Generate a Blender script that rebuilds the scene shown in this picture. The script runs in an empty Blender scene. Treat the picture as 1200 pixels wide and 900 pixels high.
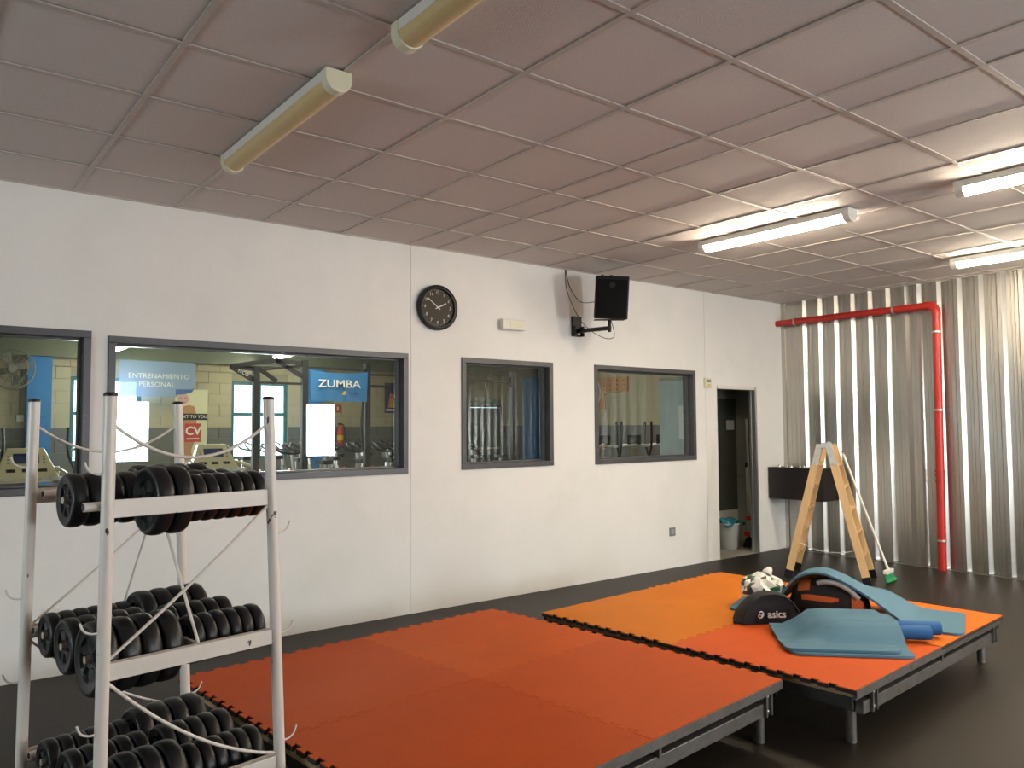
import bpy, bmesh, math, random
from mathutils import Vector, Matrix, Euler
PI = math.pi
S = bpy.context.scene
C = S.collection
rnd = random.Random(7)

# ------------------------------------------------------------------ camera
cam_d = bpy.data.cameras.new('camera'); cam = bpy.data.objects.new('camera', cam_d); C.objects.link(cam)
cam_d.sensor_width = 36.0; cam_d.sensor_fit = 'HORIZONTAL'; cam_d.lens = 919.14 * 36.0 / 1200.0
cam_d.clip_start = 0.05; cam_d.clip_end = 200
yaw, pitch, roll = math.radians(38.108), math.radians(3.082), math.radians(-0.3315)
fwd = Vector((math.sin(yaw) * math.cos(pitch), math.cos(yaw) * math.cos(pitch), math.sin(pitch)))
rgt = Vector((math.cos(yaw), -math.sin(yaw), 0)); upv = rgt.cross(fwd)
r2 = math.cos(roll) * rgt + math.sin(roll) * upv; u2 = -math.sin(roll) * rgt + math.cos(roll) * upv
cam.matrix_world = Matrix(((r2.x, u2.x, -fwd.x, 0), (r2.y, u2.y, -fwd.y, -5.46), (r2.z, u2.z, -fwd.z, 1.48), (0, 0, 0, 1)))
S.camera = cam
# ------------------------------------------------------------------ view, world, daylight
S.view_settings.view_transform = 'Standard'; S.view_settings.look = 'None'
S.view_settings.gamma = 1.0; S.view_settings.use_curve_mapping = False
S.view_settings.exposure = 0.87
S.cycles.max_bounces = 10; S.cycles.diffuse_bounces = 5; S.cycles.glossy_bounces = 5
S.cycles.transparent_max_bounces = 16; S.cycles.sample_clamp_indirect = 6
W = bpy.data.worlds.new('sky'); S.world = W; W.use_nodes = True
wn = W.node_tree; wn.nodes.clear()
wo = wn.nodes.new('ShaderNodeOutputWorld'); wb = wn.nodes.new('ShaderNodeBackground')
wb.inputs[0].default_value = (0.72, 0.9, 1.0, 1); wb.inputs[1].default_value = 4.0
wn.links.new(wb.outputs[0], wo.inputs[0])
def area(name, loc, size, rot, power, col):
    l = bpy.data.lights.new(name, 'AREA'); l.shape = 'RECTANGLE'; l.size = size[0]; l.size_y = size[1]
    l.energy = power; l.color = col
    o = bpy.data.objects.new(name, l); o.location = loc; o.rotation_euler = rot; C.objects.link(o); return o
DAY = (0.93, 0.97, 1.0)
# daylight coming in through the rear windows and the far windows (the windows are built below)
area('fill_left', (-4.40, -2.7, 1.55), (1.9, 1.3), (PI / 2, 0, -PI / 2), 34, (0.88, 0.96, 1.0))  # added soft fill from the left, brightens the rack posts
area('daylight_rear_a', (3.12, -8.9, 1.43), (0.62, 1.02), (PI / 2, 0, 0), 50, DAY)
area('daylight_rear_b', (6.6, -8.9, 1.43), (0.58, 1.02), (PI / 2, 0, 0), 80, DAY)
area('daylight_far_a', (2.75, 8.9, 1.6), (1.07, 1.4), (-PI / 2, 0, 0), 110, DAY)
area('daylight_far_b', (5.36, 8.9, 1.65), (1.07, 1.35), (-PI / 2, 0, 0), 110, DAY)

# ------------------------------------------------------------------ mesh helpers
class MB:
    def __init__(s): s.v = []; s.f = []; s.m = []
    def add(s, vs, fs, mi=0, M=None):
        b = len(s.v)
        for p in vs: s.v.append(tuple(M @ Vector(p)) if M is not None else tuple(p))
        for f in fs: s.f.append([b + i for i in f]); s.m.append(mi)
        return s
    def box(s, c, d, M=None, mi=0):
        x, y, z = (k / 2 for k in d); cx, cy, cz = c
        vs = [(cx + a * x, cy + b * y, cz + e * z) for a in (-1, 1) for b in (-1, 1) for e in (-1, 1)]
        return s.add(vs, [(0, 1, 3, 2), (4, 6, 7, 5), (0, 4, 5, 1), (2, 3, 7, 6), (0, 2, 6, 4), (1, 5, 7, 3)], mi, M)
    def bb(s, x0, x1, y0, y1, z0, z1, M=None, mi=0):
        return s.box(((x0 + x1) / 2, (y0 + y1) / 2, (z0 + z1) / 2), (x1 - x0, y1 - y0, z1 - z0), M, mi)
    def bar(s, a, b, w, h, up=(0, 0, 1), mi=0):
        a = Vector(a); b = Vector(b); d = (b - a); L = d.length; d.normalize()
        u = Vector(up); x = d.cross(u)
        if x.length < 1e-4: x = d.cross(Vector((1, 0, 0)))
        x.normalize(); u = x.cross(d)
        M = Matrix(((x.x, d.x, u.x, 0), (x.y, d.y, u.y, 0), (x.z, d.z, u.z, 0), (0, 0, 0, 1)))
        M.translation = (a + b) / 2
        return s.box((0, 0, 0), (w, L, h), M, mi)
    def tube(s, pts, r, n=10, mi=0, caps=True, flat=1.0):
        pts = [Vector(p) for p in pts]; N = len(pts); vs = []; fs = []
        t0 = (pts[1] - pts[0]).normalized()
        x = t0.cross(Vector((0, 0, 1)))
        if x.length < 1e-3: x = t0.cross(Vector((1, 0, 0)))
        x.normalize()
        for i, p in enumerate(pts):
            t = ((pts[min(i + 1, N - 1)] - pts[max(i - 1, 0)])).normalized()
            x = (x - t * x.dot(t)).normalized(); y = t.cross(x)
            rr = r[i] if isinstance(r, (list, tuple)) else r
            for k in range(n):
                a = 2 * PI * k / n
                vs.append(p + (x * math.cos(a) + y * math.sin(a) * flat) * rr)
        for i in range(N - 1):
            for k in range(n):
                k2 = (k + 1) % n
                fs.append((i * n + k, i * n + k2, (i + 1) * n + k2, (i + 1) * n + k))
        if caps:
            fs.append(tuple(range(n - 1, -1, -1))); fs.append(tuple((N - 1) * n + k for k in range(n)))
        return s.add(vs, fs, mi)
    def lathe(s, prof, n=32, M=None, mi=0, closed=False):
        vs = []; fs = []; P = len(prof)
        for r, z in prof:
            for k in range(n):
                a = 2 * PI * k / n; vs.append((r * math.cos(a), r * math.sin(a), z))
        for i in range(P if closed else P - 1):
            j = (i + 1) % P
            for k in range(n):
                k2 = (k + 1) % n; fs.append((i * n + k, i * n + k2, j * n + k2, j * n + k))
        if not closed:
            fs.append(tuple(range(n - 1, -1, -1))); fs.append(tuple((P - 1) * n + k for k in range(n)))
        return s.add(vs, fs, mi, M)
    def prism(s, poly, z0, z1, M=None, mi=0):
        n = len(poly)
        vs = [(x, y, z0) for x, y in poly] + [(x, y, z1) for x, y in poly]
        fs = [tuple(range(n - 1, -1, -1)), tuple(range(n, 2 * n))] + [(i, (i + 1) % n, n + (i + 1) % n, n + i) for i in range(n)]
        return s.add(vs, fs, mi, M)
    def sheet(s, G, th, mi=0):
        # G: grid of (point, normal) -> slab with thickness th on the side opposite the normal
        R, K = len(G), len(G[0]); vs = []; fs = []
        for row in G:
            for p, n in row: vs.append(p)
        o = R * K
        for row in G:
            for p, n in row: vs.append(tuple(Vector(p) - Vector(n) * th))
        for i in range(R - 1):
            for k in range(K - 1):
                a, b, c, d = i * K + k, i * K + k + 1, (i + 1) * K + k + 1, (i + 1) * K + k
                fs.append((a, b, c, d)); fs.append((o + d, o + c, o + b, o + a))
        for i in range(R - 1):
            a, d = i * K, (i + 1) * K; fs.append((d, o + d, o + a, a)); a, d = a + K - 1, d + K - 1; fs.append((a, o + a, o + d, d))
        for k in range(K - 1):
            fs.append((k, o + k, o + k + 1, k + 1)); a = (R - 1) * K + k; fs.append((a + 1, o + a + 1, o + a, a))
        return s.add(vs, fs, mi)
    def mesh(s, name, mats, smooth=None):
        me = bpy.data.meshes.new(name); me.from_pydata(s.v, [], s.f)
        for m in (mats if isinstance(mats, (list, tuple)) else [mats]): me.materials.append(m)
        me.polygons.foreach_set('material_index', s.m)
        bm = bmesh.new(); bm.from_mesh(me); bmesh.ops.recalc_face_normals(bm, faces=bm.faces); bm.to_mesh(me); bm.free()
        if smooth: 
            me.polygons.foreach_set('use_smooth', [True] * len(me.polygons)); me.set_sharp_from_angle(angle=math.radians(smooth))
        me.update(); return me
    def build(s, name, mats, parent=None, smooth=None, bevel=0, M=None):
        me = s.mesh(name, mats, smooth)
        if bevel:
            bm = bmesh.new(); bm.from_mesh(me)
            es = [e for e in bm.edges if len(e.link_faces) == 2 and e.calc_face_angle(0) > 0.6]
            bmesh.ops.bevel(bm, geom=es, offset=bevel, segments=2, affect='EDGES', profile=0.6, clamp_overlap=True)
            bm.to_mesh(me); bm.free()
        return link(name, me, parent)
def link(name, me, parent=None):
    o = bpy.data.objects.new(name, me); C.objects.link(o)
    if parent is not None: o.parent = parent
    return o
def thing(name, label, cat, loc=(0, 0, 0), rz=0, group=None):
    o = bpy.data.objects.new(name, None); C.objects.link(o); o.location = loc; o.rotation_euler = (0, 0, rz)
    o.empty_display_size = 0.1
    return tag(o, label, cat, group)
def tag(o, label, cat, group=None):
    o['label'] = label; o['category'] = cat
    if group: o['group'] = group
    return o
def struct(name, loc=(0, 0, 0)):
    o = bpy.data.objects.new(name, None); C.objects.link(o); o.location = loc; o['kind'] = 'structure'; o.empty_display_size = 0.1
    return o
def st(o): o['kind'] = 'structure'; return o
def copy_tree(o, parent=None):
    c = o.copy(); C.objects.link(c)
    if parent is not None: c.parent = parent
    for ch in list(o.children): copy_tree(ch, c)
    return c
def Rz(a): return Matrix.Rotation(a, 4, 'Z')
def arc(c, r, a0, a1, n, f): return [f(c, r, a0 + (a1 - a0) * i / n) for i in range(n + 1)]
def sag(a, b, d, n=14, side=(0, 0, -1)):
    a = Vector(a); b = Vector(b); s = Vector(side)
    return [a.lerp(b, i / n) + s * d * 4 * (i / n) * (1 - i / n) for i in range(n + 1)]
def smoothpath(pts, n=6):
    P = [Vector(p) for p in pts]; out = []
    for i in range(len(P) - 1):
        p0, p1, p2, p3 = P[max(i - 1, 0)], P[i], P[i + 1], P[min(i + 2, len(P) - 1)]
        for k in range(n):
            t = k / n
            out.append(0.5 * ((2 * p1) + (p2 - p0) * t + (2 * p0 - 5 * p1 + 4 * p2 - p3) * t * t + (3 * p1 - p0 - 3 * p2 + p3) * t ** 3))
    out.append(P[-1]); return out
def text_obj(name, txt, size, mat, parent, M, depth=0.002, fat=0.0, sx=1.0, align='CENTER'):
    cu = bpy.data.curves.new(name, 'FONT'); cu.body = txt; cu.size = size; cu.extrude = depth / 2; cu.offset = fat
    cu.align_x = align; cu.align_y = 'CENTER'; cu.resolution_u = 3
    t = bpy.data.objects.new('tmp', cu); C.objects.link(t)
    me = bpy.data.meshes.new_from_object(t.evaluated_get(bpy.context.evaluated_depsgraph_get()))
    bpy.data.objects.remove(t); bpy.data.curves.remove(cu)
    me.name = name; me.materials.clear(); me.materials.append(mat)
    me.transform(M @ Matrix.Diagonal((sx, 1, 1, 1)))
    return link(name, me, parent)

# ------------------------------------------------------------------ materials
def srgb(r, g, b): return tuple(((c / 255) / 12.92 if c / 255 <= 0.04045 else ((c / 255 + 0.055) / 1.055) ** 2.4) for c in (r, g, b)) + (1,)
def mat(name, col, rough=0.5, metal=0, bump=0, bscale=40, var=0, vscale=8, spec=0.5, emis=None, estr=0, stretch=None, coat=0, trans=0):
    m = bpy.data.materials.new(name); m.use_nodes = True; nt = m.node_tree; b = nt.nodes['Principled BSDF']
    b.inputs['Base Color'].default_value = col; b.inputs['Roughness'].default_value = rough; b.inputs['Metallic'].default_value = metal
    b.inputs['Specular IOR Level'].default_value = spec; b.inputs['Coat Weight'].default_value = coat
    b.inputs['Transmission Weight'].default_value = trans
    if emis: b.inputs['Emission Color'].default_value = emis; b.inputs['Emission Strength'].default_value = estr
    tc = nt.nodes.new('ShaderNodeTexCoord'); mp = nt.nodes.new('ShaderNodeMapping'); nt.links.new(tc.outputs['Object'], mp.inputs[0])
    if stretch: mp.inputs['Scale'].default_value = stretch
    if var:
        n = nt.nodes.new('ShaderNodeTexNoise'); n.inputs['Scale'].default_value = vscale; n.inputs['Detail'].default_value = 6; n.inputs['Roughness'].default_value = .6
        nt.links.new(mp.outputs[0], n.inputs['Vector'])
        rp = nt.nodes.new('ShaderNodeMapRange'); rp.inputs['From Min'].default_value = .25; rp.inputs['From Max'].default_value = .75
        rp.inputs['To Min'].default_value = 1 - var; rp.inputs['To Max'].default_value = 1 + var
        nt.links.new(n.outputs['Fac'], rp.inputs['Value'])
        mx = nt.nodes.new('ShaderNodeMix'); mx.data_type = 'RGBA'; mx.blend_type = 'MULTIPLY'; mx.inputs['Factor'].default_value = 1
        mx.inputs['A'].default_value = col; nt.links.new(rp.outputs[0], mx.inputs['B']); nt.links.new(mx.outputs['Result'], b.inputs['Base Color'])
        m['mix'] = mx.name
    if bump:
        n2 = nt.nodes.new('ShaderNodeTexNoise'); n2.inputs['Scale'].default_value = bscale; n2.inputs['Detail'].default_value = 4
        nt.links.new(mp.outputs[0], n2.inputs['Vector'])
        bp = nt.nodes.new('ShaderNodeBump'); bp.inputs['Strength'].default_value = bump; bp.inputs['Distance'].default_value = .01
        nt.links.new(n2.outputs['Fac'], bp.inputs['Height']); nt.links.new(bp.outputs[0], b.inputs['Normal'])
    return m
def spots(m, col, scale, lo, hi, strength=1.0, stretch=(1, 1, 1)):
    """chips and stains: noise-thresholded second colour over a principled material"""
    nt = m.node_tree; b = nt.nodes['Principled BSDF']
    tc = nt.nodes.new('ShaderNodeTexCoord'); mp = nt.nodes.new('ShaderNodeMapping'); mp.inputs['Scale'].default_value = stretch
    nt.links.new(tc.outputs['Object'], mp.inputs[0])
    n = nt.nodes.new('ShaderNodeTexNoise'); n.inputs['Scale'].default_value = scale; n.inputs['Detail'].default_value = 5; n.inputs['Roughness'].default_value = .65
    nt.links.new(mp.outputs[0], n.inputs['Vector'])
    r = nt.nodes.new('ShaderNodeMapRange'); r.inputs['From Min'].default_value = lo; r.inputs['From Max'].default_value = hi; r.inputs['To Max'].default_value = strength
    nt.links.new(n.outputs['Fac'], r.inputs['Value'])
    mx = nt.nodes.new('ShaderNodeMix'); mx.data_type = 'RGBA'; nt.links.new(r.outputs[0], mx.inputs['Factor'])
    lk = b.inputs['Base Color'].links
    if lk: nt.links.new(lk[0].from_socket, mx.inputs['A'])
    else: mx.inputs['A'].default_value = b.inputs['Base Color'].default_value
    mx.inputs['B'].default_value = col; nt.links.new(mx.outputs['Result'], b.inputs['Base Color'])
    return m
def glass(name, tint, ior=1.5):
    m = bpy.data.materials.new(name); m.use_nodes = True; nt = m.node_tree; nt.nodes.clear()
    o = nt.nodes.new('ShaderNodeOutputMaterial'); t = nt.nodes.new('ShaderNodeBsdfTransparent'); g = nt.nodes.new('ShaderNodeBsdfGlossy')
    g.inputs['Roughness'].default_value = 0.0; t.inputs[0].default_value = tint
    f = nt.nodes.new('ShaderNodeFresnel'); mx = nt.nodes.new('ShaderNodeMixShader')
    ge = nt.nodes.new('ShaderNodeNewGeometry'); mr = nt.nodes.new('ShaderNodeMapRange'); mr.inputs['To Min'].default_value = ior; mr.inputs['To Max'].default_value = 1 / ior
    nt.links.new(ge.outputs['Backfacing'], mr.inputs['Value']); nt.links.new(mr.outputs[0], f.inputs[0])
    nt.links.new(f.outputs[0], mx.inputs[0]); nt.links.new(t.outputs[0], mx.inputs[1]); nt.links.new(g.outputs[0], mx.inputs[2]); nt.links.new(mx.outputs[0], o.inputs[0])
    return m
def veil(name, col, opacity):
    m = bpy.data.materials.new(name); m.use_nodes = True; nt = m.node_tree; b = nt.nodes['Principled BSDF']; o = nt.nodes['Material Output']
    b.inputs['Base Color'].default_value = col; b.inputs['Roughness'].default_value = .7
    t = nt.nodes.new('ShaderNodeBsdfTransparent'); mx = nt.nodes.new('ShaderNodeMixShader'); mx.inputs[0].default_value = opacity
    nt.links.new(t.outputs[0], mx.inputs[1]); nt.links.new(b.outputs[0], mx.inputs[2]); nt.links.new(mx.outputs[0], o.inputs[0]); return m

m_plaster = spots(mat('white_plaster', (.78, .765, .74, 1), .7, bump=.12, bscale=9, var=.03, vscale=2), (.66, .66, .61, 1), 1.3, .5, .75, .5)
m_tile = mat('ceiling_tile_mineral', (.64, .58, .55, 1), .8, bump=.25, bscale=160, var=.05, vscale=60)
m_grid = mat("ceiling_grid_metal", (.50, .44, .40, 1), .45, var=.03)
m_floor = mat('rubber_floor', (.017, .0122, .0082, 1), .46, bump=.12, bscale=220, var=.4, vscale=140, spec=.22)
m_concrete = mat('concrete', (.32, .30, .26, 1), .8, bump=.2, bscale=40, var=.15)
m_frame = spots(mat('grey_window_paint', (.068, .067, .072, 1), .35, bump=.15, bscale=60, var=.1), (.3, .3, .3, 1), 60, .66, .72, .7)
m_pane = glass('window_glass', (.86, .9, .88, 1), 1.45)
m_clear = glass('clear_glass', (.93, .97, .97, 1), 1.45)
m_teal = mat('teal_paint', (.015, .13, .17, 1), .4)
m_olive = mat('olive_block_paint', (.43, .375, .255, 1), .7, bump=.2, bscale=50, var=.07, vscale=6)
m_grey_w = mat('grey_block_paint', (.135, .137, .125, 1), .7, bump=.2, bscale=50, var=.07, vscale=6)
m_mortar = mat('block_joint', (.30, .28, .20, 1), .9)
m_backceil = mat('back_ceiling', (.20, .22, .16, 1), .45, var=.1)
m_beam = mat('green_grey_beam', (.14, .155, .115, 1), .4, var=.06)
m_blue = mat('blue_column_paint', (.02, .17, .48, 1), .5, var=.05)
m_steel_w = mat('white_enamel', (.68, .62, .56, 1), .32, bump=.05, bscale=30, var=.03)
spots(m_steel_w, (.035, .028, .024, 1), 26, .665, .69, 1.0, (1, 1, .55))
m_black_plastic = mat('black_plastic', (.008, .008, .009, 1), .42, spec=.3)
m_vinyl = mat('black_vinyl', (.010, .010, .011, 1), .36, bump=.08, bscale=300, var=.2, vscale=25, spec=.4)
m_peg = mat('peg_steel', (.55, .45, .36, 1), .35, .6, var=.15)
m_mat = {}
for nm, c in dict(a=(.46, .066, .006, 1), b=(.49, .078, .009, 1), c=(.47, .070, .007, 1), d=(.53, .092, .010, 1), e=(.57, .165, .008, 1), f=(.56, .155, .008, 1), g=(.57, .092, .016, 1), h=(.62, .14, .012, 1)).items():
    m_mat[nm] = spots(mat('eva_foam_' + nm, c, .55, bump=.1, bscale=250, var=.06, vscale=3, spec=.10), (c[0] * .75, c[1] * .75, c[2] * .75, 1), 5, .56, .75, .35, (1, 3, 1))
m_foam_k = mat('black_foam', (.018, .016, .014, 1), .8)
m_stage_steel = spots(mat('stage_steel', (.19, .175, .16, 1), .45, .75, bump=.1, bscale=60, var=.2, vscale=12), (.09, .06, .04, 1), 14, .55, .7, .5)
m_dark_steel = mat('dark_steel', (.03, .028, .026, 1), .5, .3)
m_ply = mat('plywood', (.30, .21, .11, 1), .7, var=.15, vscale=20)
m_screw = mat('bright_zinc', (.5, .5, .47, 1), .35, 1)
m_yoga = mat('blue_foam_mat', (.065, .165, .235, 1), .6, bump=.15, bscale=350, var=.05, vscale=60, spec=.35)
m_yoga_d = mat('deep_blue_foam', (.012, .10, .28, 1), .6, bump=.15, bscale=350, spec=.35)
m_sheet = mat('galvanized_sheet', (.53, .51, .465, 1), .30, 1, bump=.015, bscale=3, var=.08, vscale=3, stretch=(1, 5, .5))
m_red = mat('red_pipe_paint', (.44, .022, .014, 1), .35, var=.05)
m_wood = mat('pale_pine', (.62, .40, .19, 1), .55, bump=.05, bscale=30, var=.12, vscale=9, stretch=(8, 8, .8))
m_zinc = mat('zinc_plate', (.55, .54, .5, 1), .4, .8, var=.1)
m_darkbox = mat('dark_brown_laminate', (.013, .008, .0075, 1), .5)
m_white_pl = mat('white_plastic', (.72, .70, .64, 1), .4)
m_cream_pl = mat('cream_plastic', (.70, .67, .50, 1), .4)
m_diff_off = mat('yellowed_diffuser', (.62, .47, .22, 1), .4, var=.05)
m_diff_on = mat('lit_tube', (1, .95, .8, 1), .4, emis=(1.0, .86, .65, 1), estr=54)
m_diff_back = mat('lit_back_tube', (1, .95, .8, 1), .4, emis=(1.0, .90, .68, 1), estr=82)
m_bfab = mat('black_fabric', (.010, .010, .0115, 1), .8, bump=.4, bscale=120, var=.15)
m_dfab = mat('dark_grey_fabric', (.022, .020, .018, 1), .85, bump=.4, bscale=150, var=.2)
m_orange = mat('orange_fabric', (.62, .12, .018, 1), .7, bump=.3, bscale=60, var=.1)
m_print = mat('pale_print', (.75, .75, .75, 1), .5)
m_grey_bar = mat('silver_grip', (.5, .48, .47, 1), .35, .2)
m_bagw = mat('white_film', (.78, .77, .72, 1), .35, bump=.1, bscale=40, var=.05)
m_bagk = mat('black_film', (.02, .03, .025, 1), .35)
m_bagg = mat('green_film', (.03, .16, .07, 1), .35)
m_clockf = mat('clock_dial', (.055, .045, .03, 1), .55, spec=.2)
m_silver = mat('silver_frame', (.55, .56, .56, 1), .3, .9)
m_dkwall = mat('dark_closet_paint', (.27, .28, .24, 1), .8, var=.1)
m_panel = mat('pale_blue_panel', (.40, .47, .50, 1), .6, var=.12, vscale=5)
m_green = mat('green_bristle', (.0, .22, .07, 1), .5)
m_grey_pl = mat('grey_plastic', (.30, .30, .28, 1), .5)
m_tealcl = mat('teal_cloth', (.02, .18, .24, 1), .9, bump=.4, bscale=80)
m_redpl = mat('red_plastic', (.5, .04, .02, 1), .4)
m_rig = mat('charcoal_rig', (.020, .020, .022, 1), .6, spec=.2)
m_bike_g = mat('bike_grey', (.22, .22, .19, 1), .4, .3)
m_cream_tm = mat('treadmill_cream', (.82, .72, .48, 1), .45)
m_navy = mat('navy_screen', (.02, .035, .16, 1), .3)
m_peg_b = mat('orange_board', (.50, .24, .09, 1), .6, var=.1)
m_skin = mat('skin', (.52, .30, .21, 1), .55)
m_pink = mat('pink_shirt', (.55, .09, .11, 1), .8)
m_yel = mat('yellow_paint', (.6, .45, .05, 1), .5)
m_gsign = mat('green_sign', (.0, .15, .06, 1), .5)
m_ground = mat('outside_paving', (.55, .55, .52, 1), .9)
m_fan = mat('fan_grey', (.13, .125, .10, 1), .5)
m_socket = mat('grey_socket', (.22, .22, .23, 1), .4)

# ------------------------------------------------------------------ setting: gym shell
H = 2.959; XR = 8.47; XL = -4.5; YF = -9.0
st(MB().bb(XL - .2, XR + .2, YF - .2, 0.0, -.1, 0).build('floor', m_floor))
# white wall with four windows, a doorway and the vertical board seams
WIN = [(-1.25, .944, 1.085, 2.09), (1.04, 3.22, 1.108, 2.068), (3.738, 4.757, 1.118, 2.065), (5.29, 6.80, 1.108, 2.07)]
DOOR = (7.165, 7.905, 0.0, 1.925)
def wall_boxes(mb, x0, x1, z0, z1, y0, y1, holes):
    xs = sorted({x0, x1} | {min(max(v, x0), x1) for h in holes for v in h[:2]})
    for a, b in zip(xs, xs[1:]):
        if b - a < 1e-5: continue
        hs = sorted([h for h in holes if h[0] <= a + 1e-6 and h[1] >= b - 1e-6], key=lambda h: h[2]); z = z0
        for h in hs:
            if h[2] > z + 1e-6: mb.bb(a, b, y0, y1, z, h[2])
            z = h[3]
        if z1 > z + 1e-6: mb.bb(a, b, y0, y1, z, z1)
mb = MB(); hol = WIN + [DOOR]
wall_boxes(mb, XL, XR + .1, 0, H, .012, .07, hol)
for a, b in ((XL, 3.2455), (3.2485, 6.978), (6.981, XR)): wall_boxes(mb, a, b, 0, H, 0, .012, hol)
st(mb.build('wall_back', m_plaster))
# windows in the white wall
def window(n, h, zc=.0):
    x0, x1, z0, z1 = h; w = struct('window_%d' % n, (x0, 0, z0)); X = x1 - x0; Z = z1 - z0
    def ring(mb, a, b, y0, y1):
        mb.bb(a, X - a, y0, y1, a, b); mb.bb(a, X - a, y0, y1, Z - b, Z - a)
        mb.bb(a, b, y0, y1, b, Z - b); mb.bb(X - b, X - a, y0, y1, b, Z - b)
    m1 = MB(); ring(m1, .0005, .044, -.014, .128); m1.build('window_frame', m_frame, w, bevel=.003)
    m2 = MB(); ring(m2, .0445, .058, .055, .12); m2.build('glazing_bead', m_frame, w, bevel=.003)
    MB().bb(.05, X - .05, .085, .091, .05, Z - .05).build('pane', m_pane, w)
for i, h in enumerate(WIN): window(i + 1, h)
# doorway frame
d = struct('door_1', (DOOR[0], 0, 0)); X = DOOR[1] - DOOR[0]
MB().bb(0.0005, .012, -.004, .071, 0, 1.925).build('jamb', m_plaster, d)
MB().bb(X - .035, X - .0005, -.012, .072, 0, 1.923).bb(X - .042, X - .035, .04, .06, 0, 1.88).build('jamb', m_silver, d)
MB().bb(.012, X - .035, -.012, .072, 1.885, 1.923).build('door_head', m_white_pl, d)
# sheet wall: trapezoidal panels
wr = struct('wall_right', (XR, 0, 0))
def sheet_panel(k0, n):
    # profile across the panel (u along -Y), d = offset towards the room
    pr = []
    for k in range(k0, k0 + n):
        o = k * .2
        pr += [(o, 0), (o + .024, 0), (o + .046, .040), (o + .084, .040), (o + .116, 0), (o + .146, 0), (o + .149, .004), (o + .155, .004), (o + .158, 0), (o + .176, 0), (o + .179, .004), (o + .185, .004), (o + .188, 0)]
    pr.append(((k0 + n) * .2, 0))
    vs = []; fs = []; zs = (0.012, H)
    for z in zs:
        for u, dd in pr: vs.append((-dd, -u, z))
    n = len(pr)
    for z in zs:
        for u, dd in pr: vs.append((-dd + .0012, -u, z))
    for i in range(n - 1):
        fs.append((i, i + 1, n + i + 1, n + i)); fs.append((2 * n + i, 3 * n + i, 3 * n + i + 1, 2 * n + i + 1))
    me = bpy.data.meshes.new('sheet_panel'); me.from_pydata(vs, [], fs); me.materials.append(m_sheet); return me
link('sheet_panel', sheet_panel(0, 7), wr).location = (0, -.222, 0)
sp = sheet_panel(0, 5)
for k in range(8):
    o = link('sheet_panel', sp, wr); o.location = (-.005 - (k % 2) * .0015, -1.554 - k * .99, 0)
MB().bb(-.003, -.001, -.222, -.048, .012, H).bb(-.006, -.003, -.11, -.10, .012, H).bb(-.006, -.003, -.17, -.16, .012, H).build('sheet_panel', m_sheet, wr)
MB().bb(-.02, .0, -.048, -.001, .012, H).build('corner_angle', m_sheet, wr)
MB().bb(.04, .1, -9, .13, 0, H).build('backing', m_concrete, wr)
MB().bb(-.06, 0.0, -9, -.01, 0, .006).build('floor_flashing', m_silver, wr)
# left wall (out of frame), rear wall with two windows that show in the glass
def wall_x(name, x0, x1, y0, y1, z1, holes, m, n0):
    mb = MB(); M = Matrix(((0, 1, 0, 0), (1, 0, 0, 0), (0, 0, 1, 0), (0, 0, 0, 1)))
    tmp = MB(); wall_boxes(tmp, y0, y1, 0, z1, x0, x1, holes); mb.add([tuple(M @ Vector(v)) for v in tmp.v], tmp.f)
    return st(mb.build(name, m))
wall_x('wall_left', XL - .15, XL, YF, 0, H, [(-3.65, -1.75, .9, 2.2)], m_plaster, 0)
w9 = struct('window_9', (XL, -3.65, .9))  # added unseen window, opened here to let soft light in from the left
f9 = MB().bb(-.11, -.05, 0, 1.9, 0, .05).bb(-.11, -.05, 0, 1.9, 1.25, 1.3)
for yy in (0, .925, 1.85): f9.bb(-.11, -.05, yy, yy + .05, .05, 1.25)
f9.build('window_frame', m_teal, w9); MB().bb(-.083, -.077, .03, 1.87, .03, 1.27).build('pane', m_clear, w9)
mb = MB(); wall_boxes(mb, XL, XR + .1, 0, H, YF - .15, YF, [(2.80, 3.44, .91, 1.95), (6.31, 6.90, .915, 1.945)]); st(mb.build('wall_front', m_plaster))
for n, (x0, x1) in enumerate(((2.80, 3.44), (6.31, 6.90))):
    w = struct('window_%d' % (5 + n), (x0, YF - .1, .92)); X = x1 - x0
    MB().bb(0, X, 0, .05, 0, .03).bb(0, X, 0, .05, .99, 1.025).bb(0, .03, 0, .05, .03, .99).bb(X - .03, X, 0, .05, .03, .99).build('window_frame', m_teal, w)
    MB().bb(.01, X - .01, .022, .028, .01, 1.01).build('pane', m_clear, w)
# ceiling: mineral tiles in a painted grid
ce = struct('ceiling', (0, 0, H))
MB().bb(XL - .2, XR + .2, YF - .2, .13, .03, .1).build('upper_slab', m_concrete, ce)
XC = [3.225 - .599 * k for k in range(7, 0, -1)] + [3.225, 3.492] + [3.492 + .5995 * k for k in range(1, 9)] + [XR - .0]
YC = [0.0, -.57] + [-.57 - .6015 * k for k in range(1, 9)]
tl = {}
for i in range(len(XC) - 1):
    for j in range(len(YC) - 1):
        w = XC[i + 1] - XC[i]; dd = YC[j] - YC[j + 1]; key = (round(w, 3), round(dd, 3))
        if key not in tl:
            tl[key] = MB().bb(-w / 2 + .004, w / 2 - .004, -dd / 2 + .004, dd / 2 - .004, 0, .014).mesh('ceiling_tile', m_tile)
        o = link('ceiling_tile', tl[key], ce)
        o.location = ((XC[i] + XC[i + 1]) / 2, (YC[j] + YC[j + 1]) / 2, rnd.uniform(-.001, .002)); o.rotation_euler = (rnd.uniform(-.002, .002), rnd.uniform(-.002, .002), 0)
for x in XC[:-1]: MB().bb(x - .012, x + .012, YC[-1], -.003, -.007, -.001).build('grid_bar', m_grid, ce)
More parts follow.
